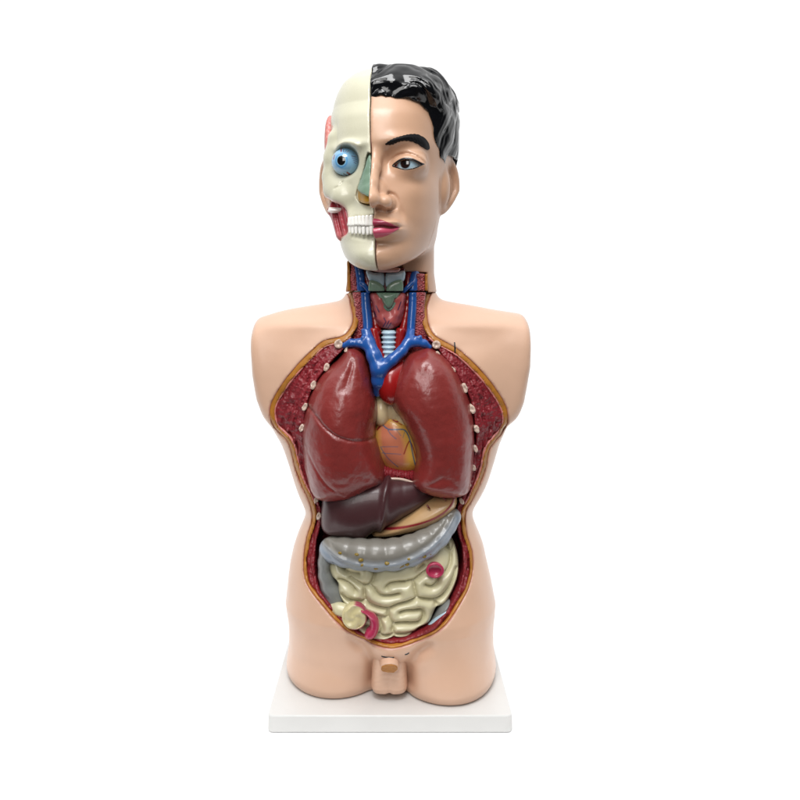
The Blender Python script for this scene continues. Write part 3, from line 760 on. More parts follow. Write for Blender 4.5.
# lower neck
slab('neck_bed', [(354, 291), (422, 291), (424, 336), (352, 336)], -4, 12, M['dred'], root, (325, 379.3), rnd=3, spl=0)
for sg, pts in ((-1, [(352.5, 289), (361.5, 289), (363, 310), (366.5, 330), (360, 337), (348, 340), (352, 331), (356, 318)]), (1, [(414, 289), (425, 289), (424.5, 310), (427, 327), (436, 337), (424, 338), (413, 334), (414, 310)])):
    label(slab('neck_muscle', pts, -13, 13, M['nmuscle'], root, (325, 379.3), bumpn=0.6, rnd=4), 'lower neck muscle at the %s' % ('left' if sg < 0 else 'right'))
column('jugular_vein', [(365, 286, -24, 4.2), (366, 305, -26, 4.3), (367.5, 320, -28, 4.4), (368, 336, -31, 4.6)], M['blue'], zclip=(338.5, 379.3))
column('jugular_vein', [(413, 286, -24, 3.7), (412.5, 305, -26, 3.7), (411.5, 320, -28, 3.8), (410.5, 336, -31, 3.9)], M['blue'], zclip=(338.5, 379.3))
column('carotid_artery', [(371, 286, -19, 4), (373, 310, -20, 4), (378, 336, -25, 4.5)], M['red'], zclip=(338.5, 379.3))
column('carotid_artery', [(408, 286, -19, 4), (407, 310, -20, 4), (402, 336, -25, 4.5)], M['red'], zclip=(338.5, 379.3))
def thyp(V):
    c = np.zeros((len(V), 3)) + LIN(190, 92, 90)
    for P in ([(383, 327), (386, 322), (384, 318)], [(386, 327), (389, 321)], [(388, 328), (391, 323)], [(376, 306), (379, 312)], [(401, 302), (398, 310)], [(374, 312), (376, 317)]):
        k = np.clip((0.8 - dline(poly(P, -38), V[:, 0], V[:, 2])) / .5, 0, 1)[:, None]; c = c * (1 - k) + LIN(70, 50, 84) * k
    return c
def thx(F, g): return F + 1.6 * np.exp(-(dline(poly([(388, 296), (388, 309)], -36), g.X, g.Z) / 6) ** 2)
pillow('thyroid_gland', [(372.5, 291), (404, 291), (405, 305), (403, 317), (398, 326), (389, 329.5), (380, 327.5), (374.5, 319), (372, 305)], -22, 16, 10, M['paint'], h=0.7, soft=1.5, paint=thyp,
       extra=lambda F, g, p: smax(F + 0.5 * g.lat(5, 4) + thx(0, g), g.Z - 379.3, .6))
pillow('cricoid_cartilage', [(377, 290), (399.5, 290), (399, 299), (396, 307), (391, 312), (386, 312), (380.5, 306), (377.5, 298)], -28, 14, 8, M['green'], h=0.6, soft=1,
       extra=lambda F, g, p: smax(F + 1.3 * np.exp(-((p + 3.6) / 1.0) ** 2) * (g.Y < -34) * (g.Z < 374), g.Z - 379.3, .6))
g = Grid((-50, -34, 372), (48, 62, 386), 1.0)
F = smax((np.sqrt(((g.X + 0) / 39.0) ** 2 + ((g.Y - 15) / 37) ** 2) - 1) * 37, np.abs(g.Z - 379.8) - 5, 1); F = np.maximum(F, -8 - g.Y)
sdf_obj('seam_light_block', F, g, M['black'], root)  # added black disc, keeps light from leaking through the neck seam
# seam plate: front chest piece edge above the vessels
pts = [PX(x, y, -36) for x, y in [(357, 338), (366, 333.5), (380, 331.5), (395, 331.5), (410, 333), (422, 337), (431, 343)]]
tube('chest_plate_seam', [(x, -26, z, 1.1) for x, z in pts], M['black'], root)
slab('clavicle_bed', [(344, 346), (352, 338), (362, 332), (372, 331), (372, 345), (352, 350)], -18, 12, M['muscle'], root, bumpn=.4)
slab('clavicle_bed', [(404, 331), (414, 331), (427, 338), (436, 348), (432, 354), (404, 350)], -18, 12, M['muscle'], root, bumpn=.4)

# ------------------------------------------------------------------ HEAD
TH = radians(10.0); HX = -3.5; ct, st_ = cos(TH), sin(TH)
def xf(V):
    x, y, z = V[:, 0], V[:, 1], V[:, 2]
    return np.stack([HX + x * ct + y * st_, -x * st_ + y * ct, 498 + z], 1)
def loc_from_px(px, py, ylocal):
    """photo point -> local x,z for a given local depth"""
    x = 0.0
    for _ in range(12):
        Yw = -x * st_ + ylocal * ct
        Xw, Zw = PX(px, py, Yw)
        x = (Xw - HX - ylocal * st_) / ct
    return x, Zw - 498
def lp(pts, y): return np.array([loc_from_px(p[0], p[1], p[2] if len(p) > 2 else y) for p in pts])
HT = np.array([  # z', half width, front y, exponent
    [62, 49, -64], [48, 52, -73], [34, 53.5, -77], [20, 54, -78.5], [8, 53.5, -75], [-4, 53.5, -72], [-20, 54, -72], [-36, 53, -75], [-50, 51, -79], [-62, 48, -79], [-72, 44, -77], [-82, 40, -80], [-90, 36, -80], [-97, 31, -76], [-104, 24, -70]], float)
def headbase(X, Y, Z):
    z = Z.ravel()
    o = np.argsort(HT[:, 0])
    W = blur(np.interp(z, HT[o, 0], HT[o, 1])[None].astype(float), 4, [1])[0].reshape(Z.shape)
    Fr = blur(np.interp(z, HT[o, 0], HT[o, 2])[None].astype(float), 3, [1])[0].reshape(Z.shape)
    ym = -8.0
    dy = np.where(Y < ym, ym - Fr, 60)
    p = np.where(Y < ym, 2.15, 2.0) if False else 2.15
    r = (np.abs(X / W) ** p + np.abs((Y - ym) / dy) ** p) ** (1 / p)
    face = (r - 1) * 50
    face = smax(face, Z - 62, 18)
    face = smax(face, -(Z + 99.5 - 0.35 * np.maximum(Y + 72, 0)), 8)
    cran = ell(X, Y, Z, (0, 10, 29), (63.5, 78, 73))
    cran = smin(cran, ell(X, Y, Z, (0, -9, 42), (57, 62, 60)), 5)
    cran = smax(cran, Z - 99, 10)
    F = smin(face, cran, 8)
    return F
def ear_sdf(X, Y, Z, sx):
    """ear on side sx, local coordinates"""
    ex = sx * (53.0 if sx > 0 else 59.0); x = (X - ex) * sx; y = Y - (4 if sx > 0 else -2); z = Z + 13
    # tilt outwards
    xo = x - 0.62 * y - 0.04 * z
    lower = np.clip((-z - 4) / 24, 0, 1)
    d = np.sqrt(((y + 3 * lower) / (17.0 - 6.0 * lower)) ** 2 + ((z + 0.12 * y) / 28.0) ** 2)
    plate = smax((d - 1) * 17, np.abs(xo) - 2.6, 2.0)
    helix = np.sqrt(((d - 0.90) * 18) ** 2 + (xo - 2.5) ** 2) - (3.8 - 1.0 * lower)
    d2 = np.sqrt(((y - 1) / 10) ** 2 + ((z - 2) / 17.0) ** 2)
    anti = np.sqrt(((d2 - 0.9) * 11) ** 2 + (xo - 2.0) ** 2) - 2.3
    bowl = ell(xo, y, z, (3.5, -2, -4), (7, 9, 12))
    groove = np.sqrt(((d - 0.70) * 18) ** 2 + (xo - 3.5) ** 2) - 2.0
    F = smin(plate, helix, 2); F = smin(F, anti, 1.5)
    F = smax(F, -bowl, 1.2); F = smax(F, -(groove + 3 * lower), 1.2)
    tr = ell(xo, y, z, (3, -11, -6), (3.5, 3.5, 6)); F = smin(F, tr, 2)
    root_ = ell(X, Y, Z, (sx * 53, -1, -14), (9, 12, 22)); F = smin(F, root_, 4)
    return F

g = Grid((-78, -108, -120), (82, 92, 104), 1.0)
X, Y, Z = g.X, g.Y, g.Z
H = headbase(X, Y, Z)
HAIRBASE = H.copy()
ax = np.abs(X)
FR = (Y < -20)
# --- face sculpt (one side is kept)
H = H - 2.2 * np.exp(-(((ax - 26) / 17) ** 2 + ((Z - 21 + 0.0 * ax) / 7) ** 2)) * FR     # brow ridge
H = H + 6.5 * np.exp(-(((ax - 27) / 14) ** 2 + ((Z - 5) / 9.5) ** 2)) * FR                # eye socket
H = H + 6.0 * np.exp(-(((ax - 13.5) / 6) ** 2 + ((Z - 3) / 9) ** 2)) * FR                    # inner corner hollow
H = H - 2.5 * np.exp(-(((ax - 38) / 13) ** 2 + ((Z + 24) / 13) ** 2)) * FR                 # cheek bone
H = H + 1.8 * np.exp(-(((ax - 33) / 12) ** 2 + ((Z + 56) / 14) ** 2)) * FR                 # cheek hollow
H = H + 2.2 * np.exp(-(((ax - 20 + 0.25 * (Z + 30)) / 3.5) ** 2 + ((Z + 46) / 12) ** 2)) * FR  # fold beside the mouth
H = H + 3.6 * np.exp(-((ax / 16) ** 2 + ((Z + 72) / 4.5) ** 2)) * FR                       # chin crease
H = H - 2.0 * np.exp(-((ax / 14) ** 2 + ((Z + 84) / 8) ** 2)) * FR                         # chin
H = H + 1.3 * np.exp(-((ax / 3.0) ** 2 + ((Z + 48) / 5) ** 2)) * FR                        # philtrum
# eyeball bulge and lids
EYE = (29.5, -57.5, -0.5)
aX = ax
lid = ell(aX, Y, Z, (EYE[0], EYE[1], EYE[2] + 1.2), (17.6, 15.0, 13.6))
H = smin(H, lid, 8)
# crease above the upper lid
up = Z - 9.2 + 0.028 * (ax - 28) ** 2
H = H + 2.2 * np.exp(-(up / 1.3) ** 2) * np.exp(-((ax - 29) / 15) ** 4) * (Y < -50)
alm = spline(np.array([(17.2, -1.4), (20.5, 0.4), (25, 2.5), (30, 3.0), (35, 2.2), (39, 0.4), (41.6, -1.4), (38, -3.3), (33, -4.8), (27, -5.0), (21.5, -3.4)]), 4)
pa = sdpoly(alm, aX, Z)
H = smax(H, -np.maximum(pa, Y + 50), 0.8)
# nose
nose = chain(aX, Y, Z, [(0, -69, 12, 7.0), (0, -77, -4, 6.4), (0, -87, -20, 6.2), (0, -93, -33, 7.2)], 3)
nose = smin(nose, ell(aX, Y, Z, (0, -92, -35), (9.5, 10, 8)), 4)
wing = ell(aX, Y, Z, (12.2, -83, -36.5), (7.4, 10.5, 7.2))
nose = smin(nose, wing, 3)
nose = smin(nose, ell(aX, Y, Z, (0, -72, -30), (13, 12, 16)), 4)
nose = smax(nose, -(Z + 44.5), 3)
H = smin(H, nose, 4)
nost = ell(aX, Y, Z, (8.0, -88, -43.2), (4.8, 8.0, 4.2))
H = smax(H, -nost, 1.2)
H = H + 2.2 * np.exp(-(((np.sqrt((aX - 12.2) ** 2 + (Z + 36) ** 2) - 8.6) / 1.5) ** 2)) * (aX > 12) * (Y < -68)
# mouth mass
H = smin(H, ell(aX, Y, Z, (0, -68, -59), (27, 21, 14)), 6)
line_z = -58.5 + 0.9 * np.cos(X * 0.2) * 0 - 0.0035 * ax ** 2 * 0
ulip = ell(aX, Y, Z, (7, -80, -55.0), (17, 10.5, 4.2)); llip = ell(aX, Y, Z, (0, -79.5, -63.2), (18, 11, 5.2))
H = smin(H, ulip, 1.8); H = smin(H, llip, 1.8)
H = H + 2.4 * np.exp(-((Z + 58.8 + 0.5 * np.cos(ax * 0.35)) / 0.9) ** 2) * np.exp(-(ax / 24) ** 6) * (Y < -60)
FACE = H.copy()
# neck of the head piece
Xw = HX + X * ct + Y * st_; Zw = Z + 498; Yw = -X * st_ + Y * ct
nk = (np.sqrt(((Xw + 1.0) / 43.8) ** 2 + ((Yw - 14) / 42) ** 2) - 1) * 40
nk = nk - 0.06 * np.maximum(-Z - 100, 0) * 2
nk = smax(nk, Z + 60, 6)
H = smin(H, nk, 9)
H = smin(H, ear_sdf(X, Y, Z, 1), 2.5); H = smin(H, ear_sdf(X, Y, Z, -1), 2.5)
H = smax(H, -(Z + 119.2), 0.4); H = smax(H, Z - 95.5, 1)
cutx = X + 0.05 * (Z + 30) - 0.4
# window in the front of the neck: in world X,Z
win = spline(poly([(349.5, 300, -24), (349.5, 262, -24), (360, 250, -24), (395, 250, -24), (420, 266, -24), (427.5, 274, -24), (428.5, 300, -24)]), 0 or 2)
wz = poly([(349, 305, -24), (347.5, 250, -24), (395, 250, -24), (404, 271.5, -24), (427.5, 272.5, -24), (428.5, 305, -24)])
win = sdpoly(wz, Xw, Zw)
SK = smax(H, -np.maximum(np.maximum(cutx * -1.0 * -1.0, -1e3), -1e3) if False else -smax(cutx, Y - 6, 3), 1.0)   # remove the front of the skull half
wincut = np.maximum(np.maximum(win, Yw - 8), Z + 84.0 + 0 * X)
# only below the jaw
wincut = np.maximum(wincut, -(FACE - 0.5))
SK = smax(SK, -wincut, 1.2)
le = np.where(X < 0, ear_sdf(X, Y, Z, -1), 50)
SK = smin(SK, np.maximum(le, -14 - Y), 1.0)
head = sdf_obj('head', SK, g, M['fskin'], root, xf=xf, relax=1)

# --- hair
gh = Grid((-72, -92, -62), (88, 106, 104), 1.0)
X, Y, Z = gh.X, gh.Y, gh.Z
Hb = headbase(X, Y, Z)
n1 = gh.lat(18, 21); n2 = gh.lat(9, 22)
ang_side = np.clip((X - 38) / 18, 0, 1) * np.clip((62 - Z) / 30 + .3, 0, 1)
u_top = (Y * 0.28 + Z * 0.55 - X * 0.18 + 7 * n1 + 0.012 * (X - 20) ** 2)
u_side = (Y * 0.75 + X * 0.2 - Z * 0.25 + 6 * n1)
top = 3.6 * (np.abs(np.sin(u_top * 0.17)) ** 0.8) + 1.1 * np.abs(np.sin(u_top * 0.55 + 2 * n2))
side = 2.4 * (np.abs(np.sin(u_side * 0.16)) ** 0.8) + 0.4 * np.abs(np.sin(u_side * 0.6 + 2 * n2))
th = 3.0 + top * (1 - ang_side) + side * ang_side
# roll of hair at the front corner of the fringe
bulk = 11 * np.exp(-(((X - 54) / 24) ** 2 + ((Z - 74) / 26) ** 2)) + 7 * np.exp(-(((X - 20) / 36) ** 2 + ((Z - 92) / 16) ** 2 + ((Y + 20) / 40) ** 2))
face_poly = lp([(340, 99), (373, 98.5), (386, 98), (401, 98.5), (413, 100), (421.5, 103), (426, 108), (429, 117), (430.5, 124), (433, 132, -45), (435, 141, -40), (438, 150, -36), (441.5, 163, -30), (443, 167, -28), (445, 160, -24), (448, 156, -14), (464, 155, 0), (474, 300, 0), (340, 300)], -62)
pf0 = np.maximum(sdpoly(face_poly, X, Z), (Y + 20) * 0.5)
taper = np.clip(pf0 / 13, 0.12, 1) ** 0.7
F = Hb - th * taper - bulk * taper
roll = chain(X, Y, Z, [(-2, -56, 72, 11), (14, -56, 74, 12), (30, -48, 74, 13), (44, -34, 70, 13), (52, -18, 60, 12)], 6)
roll = roll - 1.0 * np.abs(np.sin(u_top * 0.3 + n2)) + 1.0
F = smin(F, roll + 9 * (1 - taper), 5)
face_poly = lp([(340, 99), (373, 98.5), (386, 98), (401, 98.5), (413, 100), (421.5, 103), (426, 108), (429, 117), (430.5, 124), (433, 132, -45), (435, 141, -40), (438, 150, -36), (441.5, 163, -30), (443, 167, -28), (445, 160, -24), (448, 156, -14), (464, 155, 0), (474, 300, 0), (340, 300)], -62)
pf = sdpoly(face_poly, X, Z)
ragged = 1.0 * np.sin(X * 0.55 + 3 * n1) + 1.6 * n2 + 1.2 * np.sin(X * 0.23 + 1.0)
front = np.maximum(-pf + ragged * (Z > 40), -99)
# hair lies outside the face outline in front, everywhere above the nape behind the ear
behind = (-(Y - 8)) 
keep = np.minimum(np.maximum(-pf + 0.6 * ragged, 0 * X), 99)
lim = np.where(Y < 6, -pf + 0.5 * ragged, np.maximum(-25 - Z + 0.0 * X, -5))
F = smax(F, lim.astype(f32), 2.0)
F = smax(F, -(X + 0.05 * (Z + 30) - 0.4) - np.clip((Y - 6), 0, 1) * 0 , 1.2)
F = smax(F, Z - 96.3, 2.0)
F = smax(F, -(Hb + 3), .5)
earc = ear_sdf(X, Y, Z, 1) - 0.6
earc = np.minimum(earc, np.maximum(np.maximum(Z - 14, np.abs(Y - 6) - 16), 44 - X))
F = smax(F, -earc, 1.5)
hair = sdf_obj('hair', F, gh, M['hair'], head, xf=xf, relax=1)
gb = Grid((-70, 2, -62), (4, 92, 104), 1.6)
F = headbase(gb.X, gb.Y, gb.Z) - 1.0 - 0.8 * np.abs(np.sin(gb.Y * 0.4 + 3 * gb.lat(15, 4)))
F = smax(smax(F, 26 - gb.Y, 2), gb.X + 1, 1); F = smax(F, -45 - gb.Z, 3); F = smax(F, gb.Z - 97, 2)
F = smax(F, -(ear_sdf(gb.X, gb.Y, gb.Z, -1) - 1.5), 1.5)
sdf_obj('back_hair', F, gb, M['hair'], head, xf=xf, relax=1)

# --- painted features from the face surface
def patch(name, P2, lift, mat, lo, hi, parent, h=0.5, extra=None, paint=None, relax=1):
    """a thin raised layer of the face surface within the local XZ outline P2"""
    gg = Grid(lo, hi, h)
    # resample the face field
    ix = [(np.asarray(v).ravel() - g.lo[k]) / g.h for k, v in enumerate((gg.X, gg.Y, gg.Z))]
    A = FACE
    for k in range(3):
        i0 = np.clip(np.floor(ix[k]).astype(int), 0, A.shape[k] - 2); u = np.clip(ix[k] - i0, 0, 1).astype(f32)
        sh = [1, 1, 1]; sh[k] = -1; u = u.reshape(sh)
        A = np.take(A, i0, k) * (1 - u) + np.take(A, i0 + 1, k) * u
    p = sdpoly(P2, gg.X, gg.Z)
    F = smax(A - lift, p, 0.4); F = smax(F, -(A + 2.0), .3)
    if extra is not None: F = extra(F, gg, A, p)
    return sdf_obj(name, F, gg, mat, parent, paint, xf=xf, relax=relax)
eb = spline(lp([(384, 143.8, -80), (391, 139, -79), (400, 135.3, -78), (408, 132.6, -76), (416, 132, -73), (423, 135.5, -69), (427.3, 141, -64), (427.5, 147.5, -60), (423.5, 147.3, -65), (417, 143.2, -71), (409, 140.3, -75), (400, 140.8, -78), (391, 144.2, -79)], -74), 4)
def ebx(F, gg, A, p):
    w = np.clip(-p / 3, 0, 1)
    p = p + 0.5 * np.sin(gg.X * 1.9 + gg.Z * 0.9); F = smax(F, p, 0.4)
    return F - (0.9 * w + 0.15 * np.abs(np.sin(gg.X * 1.3 + gg.Z * 1.0 + gg.lat(4, 4))) * w)
patch('eyebrow', eb, 0.5, M['brow'], (6, -92, 8), (60, -40, 36), head, extra=ebx)
upl = spline(np.array([(-1, -51.5), (3, -51.2), (8, -52.2), (15, -54.6), (21, -57.3), (24.5, -59.4), (18, -59.6), (9, -59.0), (3, -59.6), (-1, -59.4)]), 4)
lol = spline(np.array([(-1, -59.6), (3, -59.8), (9, -59.2), (18, -59.8), (24, -59.8), (20, -63.2), (14, -66.6), (7, -68.4), (-1, -68.3)]), 4)
cutp = lambda F, gg, A, p: smax(F, -(gg.X + 0.05 * (gg.Z + 30) - 0.4), .5)
label(patch('lip', upl, 0.35, M['dlip'], (-3, -100, -72), (30, -55, -46), head, extra=cutp), 'darker upper lip')
label(patch('lip', lol, 0.35, M['lip'], (-3, -100, -74), (30, -55, -54), head, extra=cutp), 'brighter lower lip')
# eyeliner round the almond opening with its tail
alm2 = spline(np.array([(15.2, -1.9), (19.8, 1.9), (25, 4.4), (30, 5.0), (35.3, 4.1), (40, 2.0), (43, 0.5), (45.6, -0.2), (43.8, -1.6), (41, -3.1), (38.4, -4.6), (33, -5.9), (27, -6.1), (21, -4.5)]), 4)
def lin(F, gg, A, p): return smax(F, -(sdpoly(alm, gg.X, gg.Z) - 0.1), .3)
patch('eyeliner', alm2, 0.3, M['black'], (12, -90, -10), (56, -40, 10), head, h=0.4, extra=lin, relax=1)
def ball(name, c, r, mat, parent, paint, n=160):
    V = []; Q = []
    for i in range(n + 1):
        t = pi * i / n
        for j in range(n): 
            p_ = 2 * pi * j / n; V.append((c[0] + r * sin(t) * cos(p_), c[1] - r * cos(t), c[2] + r * sin(t) * sin(p_)))
    for i in range(n):
        for j in range(n): k = (j + 1) % n; Q.append((i * n + j, i * n + k, (i + 1) * n + k, (i + 1) * n + j))
    V = np.array(V); return mesh_obj(name, xf(V), np.array(Q), mat, parent, paint(V))
M['eye'] = plastic('eye_paint', (1, 1, 1), rough=0.12, var=0.02, bump=0.02, vcol=True, coat=0.8)
def eyep(V):
    c = np.zeros((len(V), 3)) + LIN(160, 186, 200)
    d = np.sqrt((V[:, 0] - 28.0) ** 2 + (V[:, 2] + 0.2) ** 2)
    k = np.clip(5.2 - d, 0, 1)[:, None]; c = c * (1 - k) + LIN(30, 12, 10) * k
    k = np.clip(2.0 - d, 0, 1)[:, None]; c = c * (1 - k) + LIN(6, 5, 6) * k
    k = np.clip((20.5 - V[:, 0]) / 1.5, 0, 1)[:, None]; c = c * (1 - k) + LIN(206, 110, 110) * k
    return c
ball('eye', EYE, 12.6, M['eye'], head, eyep)

# ------------------------------------------------------------------ SKULL HALF
gs = Grid((-72, -104, -106), (3, 30, 102), 0.9)
X, Y, Z = gs.X, gs.Y, gs.Z
Hs = headbase(X, Y, Z)
ax = np.abs(X); FR = (Y < -20)
B = Hs + np.interp(Z.ravel(), [-75, -55, 60, 85], [0.0, 2.5, 1.8, -2.5]).reshape(Z.shape).astype(f32)
B = smax(B, ell(X, Y, Z, (0, -8, 20), (57.5, 76, 200)) if False else B, 1) if False else B
# narrow temple above the cheek bone
B = B + 2.5 * np.exp(-(((Y + 30) / 26) ** 2 + ((Z - 30) / 14) ** 2)) * (ax > 38)
B = B - 3.0 * np.exp(-(((ax - 28) / 20) ** 2 + ((Z - 18) / 4.5) ** 2)) * FR      # brow edge
B = B - 3.5 * np.exp(-(((ax - 44) / 12) ** 2 + ((Z + 16) / 9) ** 2)) * (Y < -10)   # zygoma
B = B + 3.0 * np.exp(-(((ax - 22) / 9) ** 2 + ((Z + 38) / 9) ** 2)) * FR       # hollow above the teeth
B = B - 1.5 * np.exp(-(((ax - 10) / 12) ** 2 + ((Z + 84) / 8) ** 2)) * FR
zy = chain(X, Y, Z, [(-44, -46, 28, 6), (-46, -44, 10, 7.5), (-46.5, -42, -8, 9), (-44, -46, -21, 9), (-36, -55, -28, 9)], 8)
B = smin(B, zy, 10)
# nasal bridge
B = smin(B, chain(ax, Y, Z, [(0, -70, 14, 6), (3, -75, 2, 5), (9, -73, -14, 4), (13, -72, -28, 4)], 3), 4)
EO = loc_from_px(342.8, 160.5, -66)
orb = ell(X, Y, Z, (EO[0], -72, EO[1] - 0.5), (15.6, 26, 15.8))
B = smax(B, -orb, 3.0)
# cheek opening
chk = spline(lp([(326, 199), (333, 202.5), (341, 205), (347, 210), (350, 219), (350.5, 232), (345, 235.5), (338, 236), (330, 232), (322, 215)], -50), 4)
pc = sdpoly(chk, X, Z)
B = smax(B, -smax(pc, Y - 30, 2), 3.0)
# nose opening
nas = spline(lp([(367.5, 152), (363, 165), (358.5, 178), (353.5, 192), (355, 199), (361, 203), (371, 204), (376, 190), (372, 160)], -76), 4)
pn = sdpoly(nas, X, Z)
B = smax(B, -smax(pn, Y + 62, 2), 1.2)
# small foramen and groove in the cheek
fx, fz = loc_from_px(348, 183, -72)
B = smax(B, -ell(X, Y, Z, (fx, -72, fz), (2.6, 8, 2.4)), 1)
gr = dline(lp([(333, 188), (338, 185.5), (341, 181)], -66), X, Z)
B = B + 0.9 * np.exp(-(gr / 0.8) ** 2) * FR
# step below the brow
br = dline(spline(lp([(331, 147), (340, 141), (350, 141), (358, 146)], -76), 3, False), X, Z)
B = B - 1.2 * np.exp(-(br / 2.2) ** 2) * FR
# tooth sockets: hollow band for the rows
tr_ = sdpoly(spline(lp([(350, 217), (362, 216.5), (376, 216), (376, 232), (362, 232), (350, 231)], -78), 3), X, Z)
B = smax(B, -smax(tr_, Y + 68, 1.5), 2.5)
dr = dline(lp([(351, 236), (362, 238), (376, 238)], -78), X, Z)
B = B + 1.0 * np.exp(-(dr / 2.0) ** 2) * FR
B = smax(B, X + 0.05 * (Z + 30) + 0.8, 1.0)
B = smax(B, Y - 5, 2)
B = smax(B, Z - 98.5, 3)
def skp(V):
    c = np.zeros((len(V), 3)) + LIN(200, 197, 174)
    d = sdpoly(chk, V[:, 0], V[:, 2]); k = (np.clip(1 - d / 3.5, 0, 1) ** 1.5)[:, None] * 0.8; c = c * (1 - k) + LIN(176, 74, 84) * k
    # temporal muscle at the side
    zz = V[:, 2]; bx = 48 - 0.006 * (zz - 20) ** 2
    k = (np.clip((-V[:, 0] - 50.5) / 2.0, 0, 1) * np.clip((V[:, 1] + 44) / 5, 0, 1) * np.clip((zz + 2) / 4, 0, 1) * np.clip((58 - zz) / 5, 0, 1))[:, None]
    c = c * (1 - k) + LIN(196, 108, 122) * k
    return c
skull = sdf_obj('skull', B, gs, M['paintb'], root, skp, xf=xf, relax=1)
# temporal muscle bulge behind the orbit
gt = Grid((-72, -50, -10), (-30, 20, 64), 0.9)
F = smax(headbase(gt.X, gt.Y, gt.Z) - 1.5, ell(gt.X, gt.Y, gt.Z, (-60, -8, 16), (24, 30, 42)), 3)
F = smax(F, gt.X + 40, 2) + 0.35 * np.sin((gt.Y + 0.4 * gt.Z) * 1.2)
sdf_obj('temporal_muscle', F, gt, M['pink'], skull, xf=xf, relax=1)
# jaw muscle in the cheek
gt = Grid((-60, -75, -82), (-14, 6, -22), 0.8)
F = smax(headbase(gt.X, gt.Y, gt.Z) + 3.0, sdpoly(chk, gt.X, gt.Z) - 4, 2); F = smax(F, -(gt.Y + 52 + 0.5 * (gt.X + 40)), 4); F = smin(F, cap(gt.X, gt.Y, gt.Z, (-46, -38, -38), (-39, -46, -64), 6.5, 4.5), 4) 
F = F + 0.9 * np.sin(gt.X * 0.9 + 0.25 * gt.Z) * (gt.Y < 0)
F = smax(F, gt.Y - 2, 2)
def jp(V):
    z = V[:, 2]; k = np.clip((-z - 58) / 12, 0, 1)[:, None]
    return LIN(160, 52, 62) * (1 - k) + LIN(206, 130, 130) * k
sdf_obj('jaw_muscle', F, gt, M['paint'], skull, jp, xf=xf, relax=1)
cx, cz = loc_from_px(335.5, 211, -46)
gt = Grid((cx - 10, -64, cz - 6), (cx + 11, -34, cz + 6), 0.5)
F = ell(gt.X, gt.Y, gt.Z, (cx, -48, cz), (7.0, 8, 2.3)) + 0.0
F = smin(F, cap(gt.X, gt.Y, gt.Z, (cx - 5, -48, cz + 2.2), (cx + 6, -50, cz + 1.4), 1.4), 1)
sdf_obj('coronoid_bone', F, gt, M['tooth'], skull, xf=xf, relax=1)
# nasal cartilage and nasal base
EYS = (EO[0], -55.8, EO[1])
gt = Grid((-26, -96, -52), (3, -55, 16), 0.6)
np1 = sdpoly(spline(lp([(368, 153), (364, 164), (359, 178), (355.5, 187), (357, 190), (363, 194), (372, 196), (375, 180), (372, 160)], -80), 3), gt.X, gt.Z)
pr = np.interp(gt.Z.ravel(), [-40, -34, -20, 0, 12], [-82, -88, -83, -77, -74]).reshape(gt.Z.shape).astype(f32)
F = smax(np1, -(gt.Y - pr - 0.035 * gt.X ** 2), 2.5); F = smax(F, gt.Y + 60, 1); F = smax(F, gt.X + 0.05 * (gt.Z + 30) + 0.9, .8)
F = F + 0.6 * gt.lat(6, 3)
sdf_obj('nasal_cartilage', F, gt, M['green'], skull, xf=xf, relax=1)
np2 = sdpoly(spline(lp([(357, 184), (354.5, 190), (354.5, 197), (358, 201), (364, 202.8), (374, 203), (374, 192), (362, 190)], -80), 3), gt.X, gt.Z)
F = smax(np2, -(gt.Y + 81 - 0.05 * gt.X ** 2 + 0.1 * (gt.Z + 40)), 3); F = smax(F, gt.Y + 60, 1); F = smax(F, gt.X + 0.05 * (gt.Z + 30) + 0.9, .8) + 0.7 * gt.lat(6, 8)
sdf_obj('nasal_tissue', F, gt, M['yel'], skull, xf=xf, relax=1)
# eyeball with painted vessels
def sep(V):
    c = np.zeros((len(V), 3)) + LIN(126, 172, 204)
    ox, oz = EYS[0], EYS[2]
    pxx, pzz = loc_from_px(339.8, 159.6, -74)
    d = np.sqrt((V[:, 0] - pxx) ** 2 + ((V[:, 2] - pzz) * 0.9) ** 2)
    k = np.clip(6.6 - d, 0, 1)[:, None]; c = c * (1 - k) + LIN(90, 150, 200) * k
    k = np.clip((5.0 - d) / .7, 0, 1)[:, None]; c = c * (1 - k) + LIN(150, 200, 226) * k
    k = np.clip((4.3 - d) / .5, 0, 1)[:, None]; c = c * (1 - k) + LIN(10, 9, 12) * k
    for P, w, cc in (([(338.5, 147), (339.5, 150.5)], .8, (130, 24, 34)), ([(341.5, 148), (342, 151)], .5, (90, 30, 60)), ([(344.5, 149), (343.5, 151)], .4, (70, 40, 90)), ([(346.5, 149.5), (345, 151.5)], .4, (130, 24, 34)),
                     ([(350, 155), (353, 155.5)], .5, (90, 30, 60)), ([(350.5, 157), (354, 158)], .4, (90, 30, 60)), ([(351.5, 159), (354, 160)], .4, (90, 30, 60)), ([(352, 161), (353.5, 162)], .4, (90, 40, 60)),
                     ([(332.5, 154), (331.5, 158)], .8, (120, 24, 40)), ([(345, 171.5), (348.5, 174)], 1.1, (110, 20, 36)), ([(341, 172.5), (343, 173.5)], .6, (60, 40, 60))):
        k = np.clip((w - dline(lp(P, -72), V[:, 0], V[:, 2])) / .4, 0, 1)[:, None]; c = c * (1 - k) + LIN(*cc) * k
    return c
ball('eyeball', EYS, 13.0, M['eye'], skull, sep, 220)
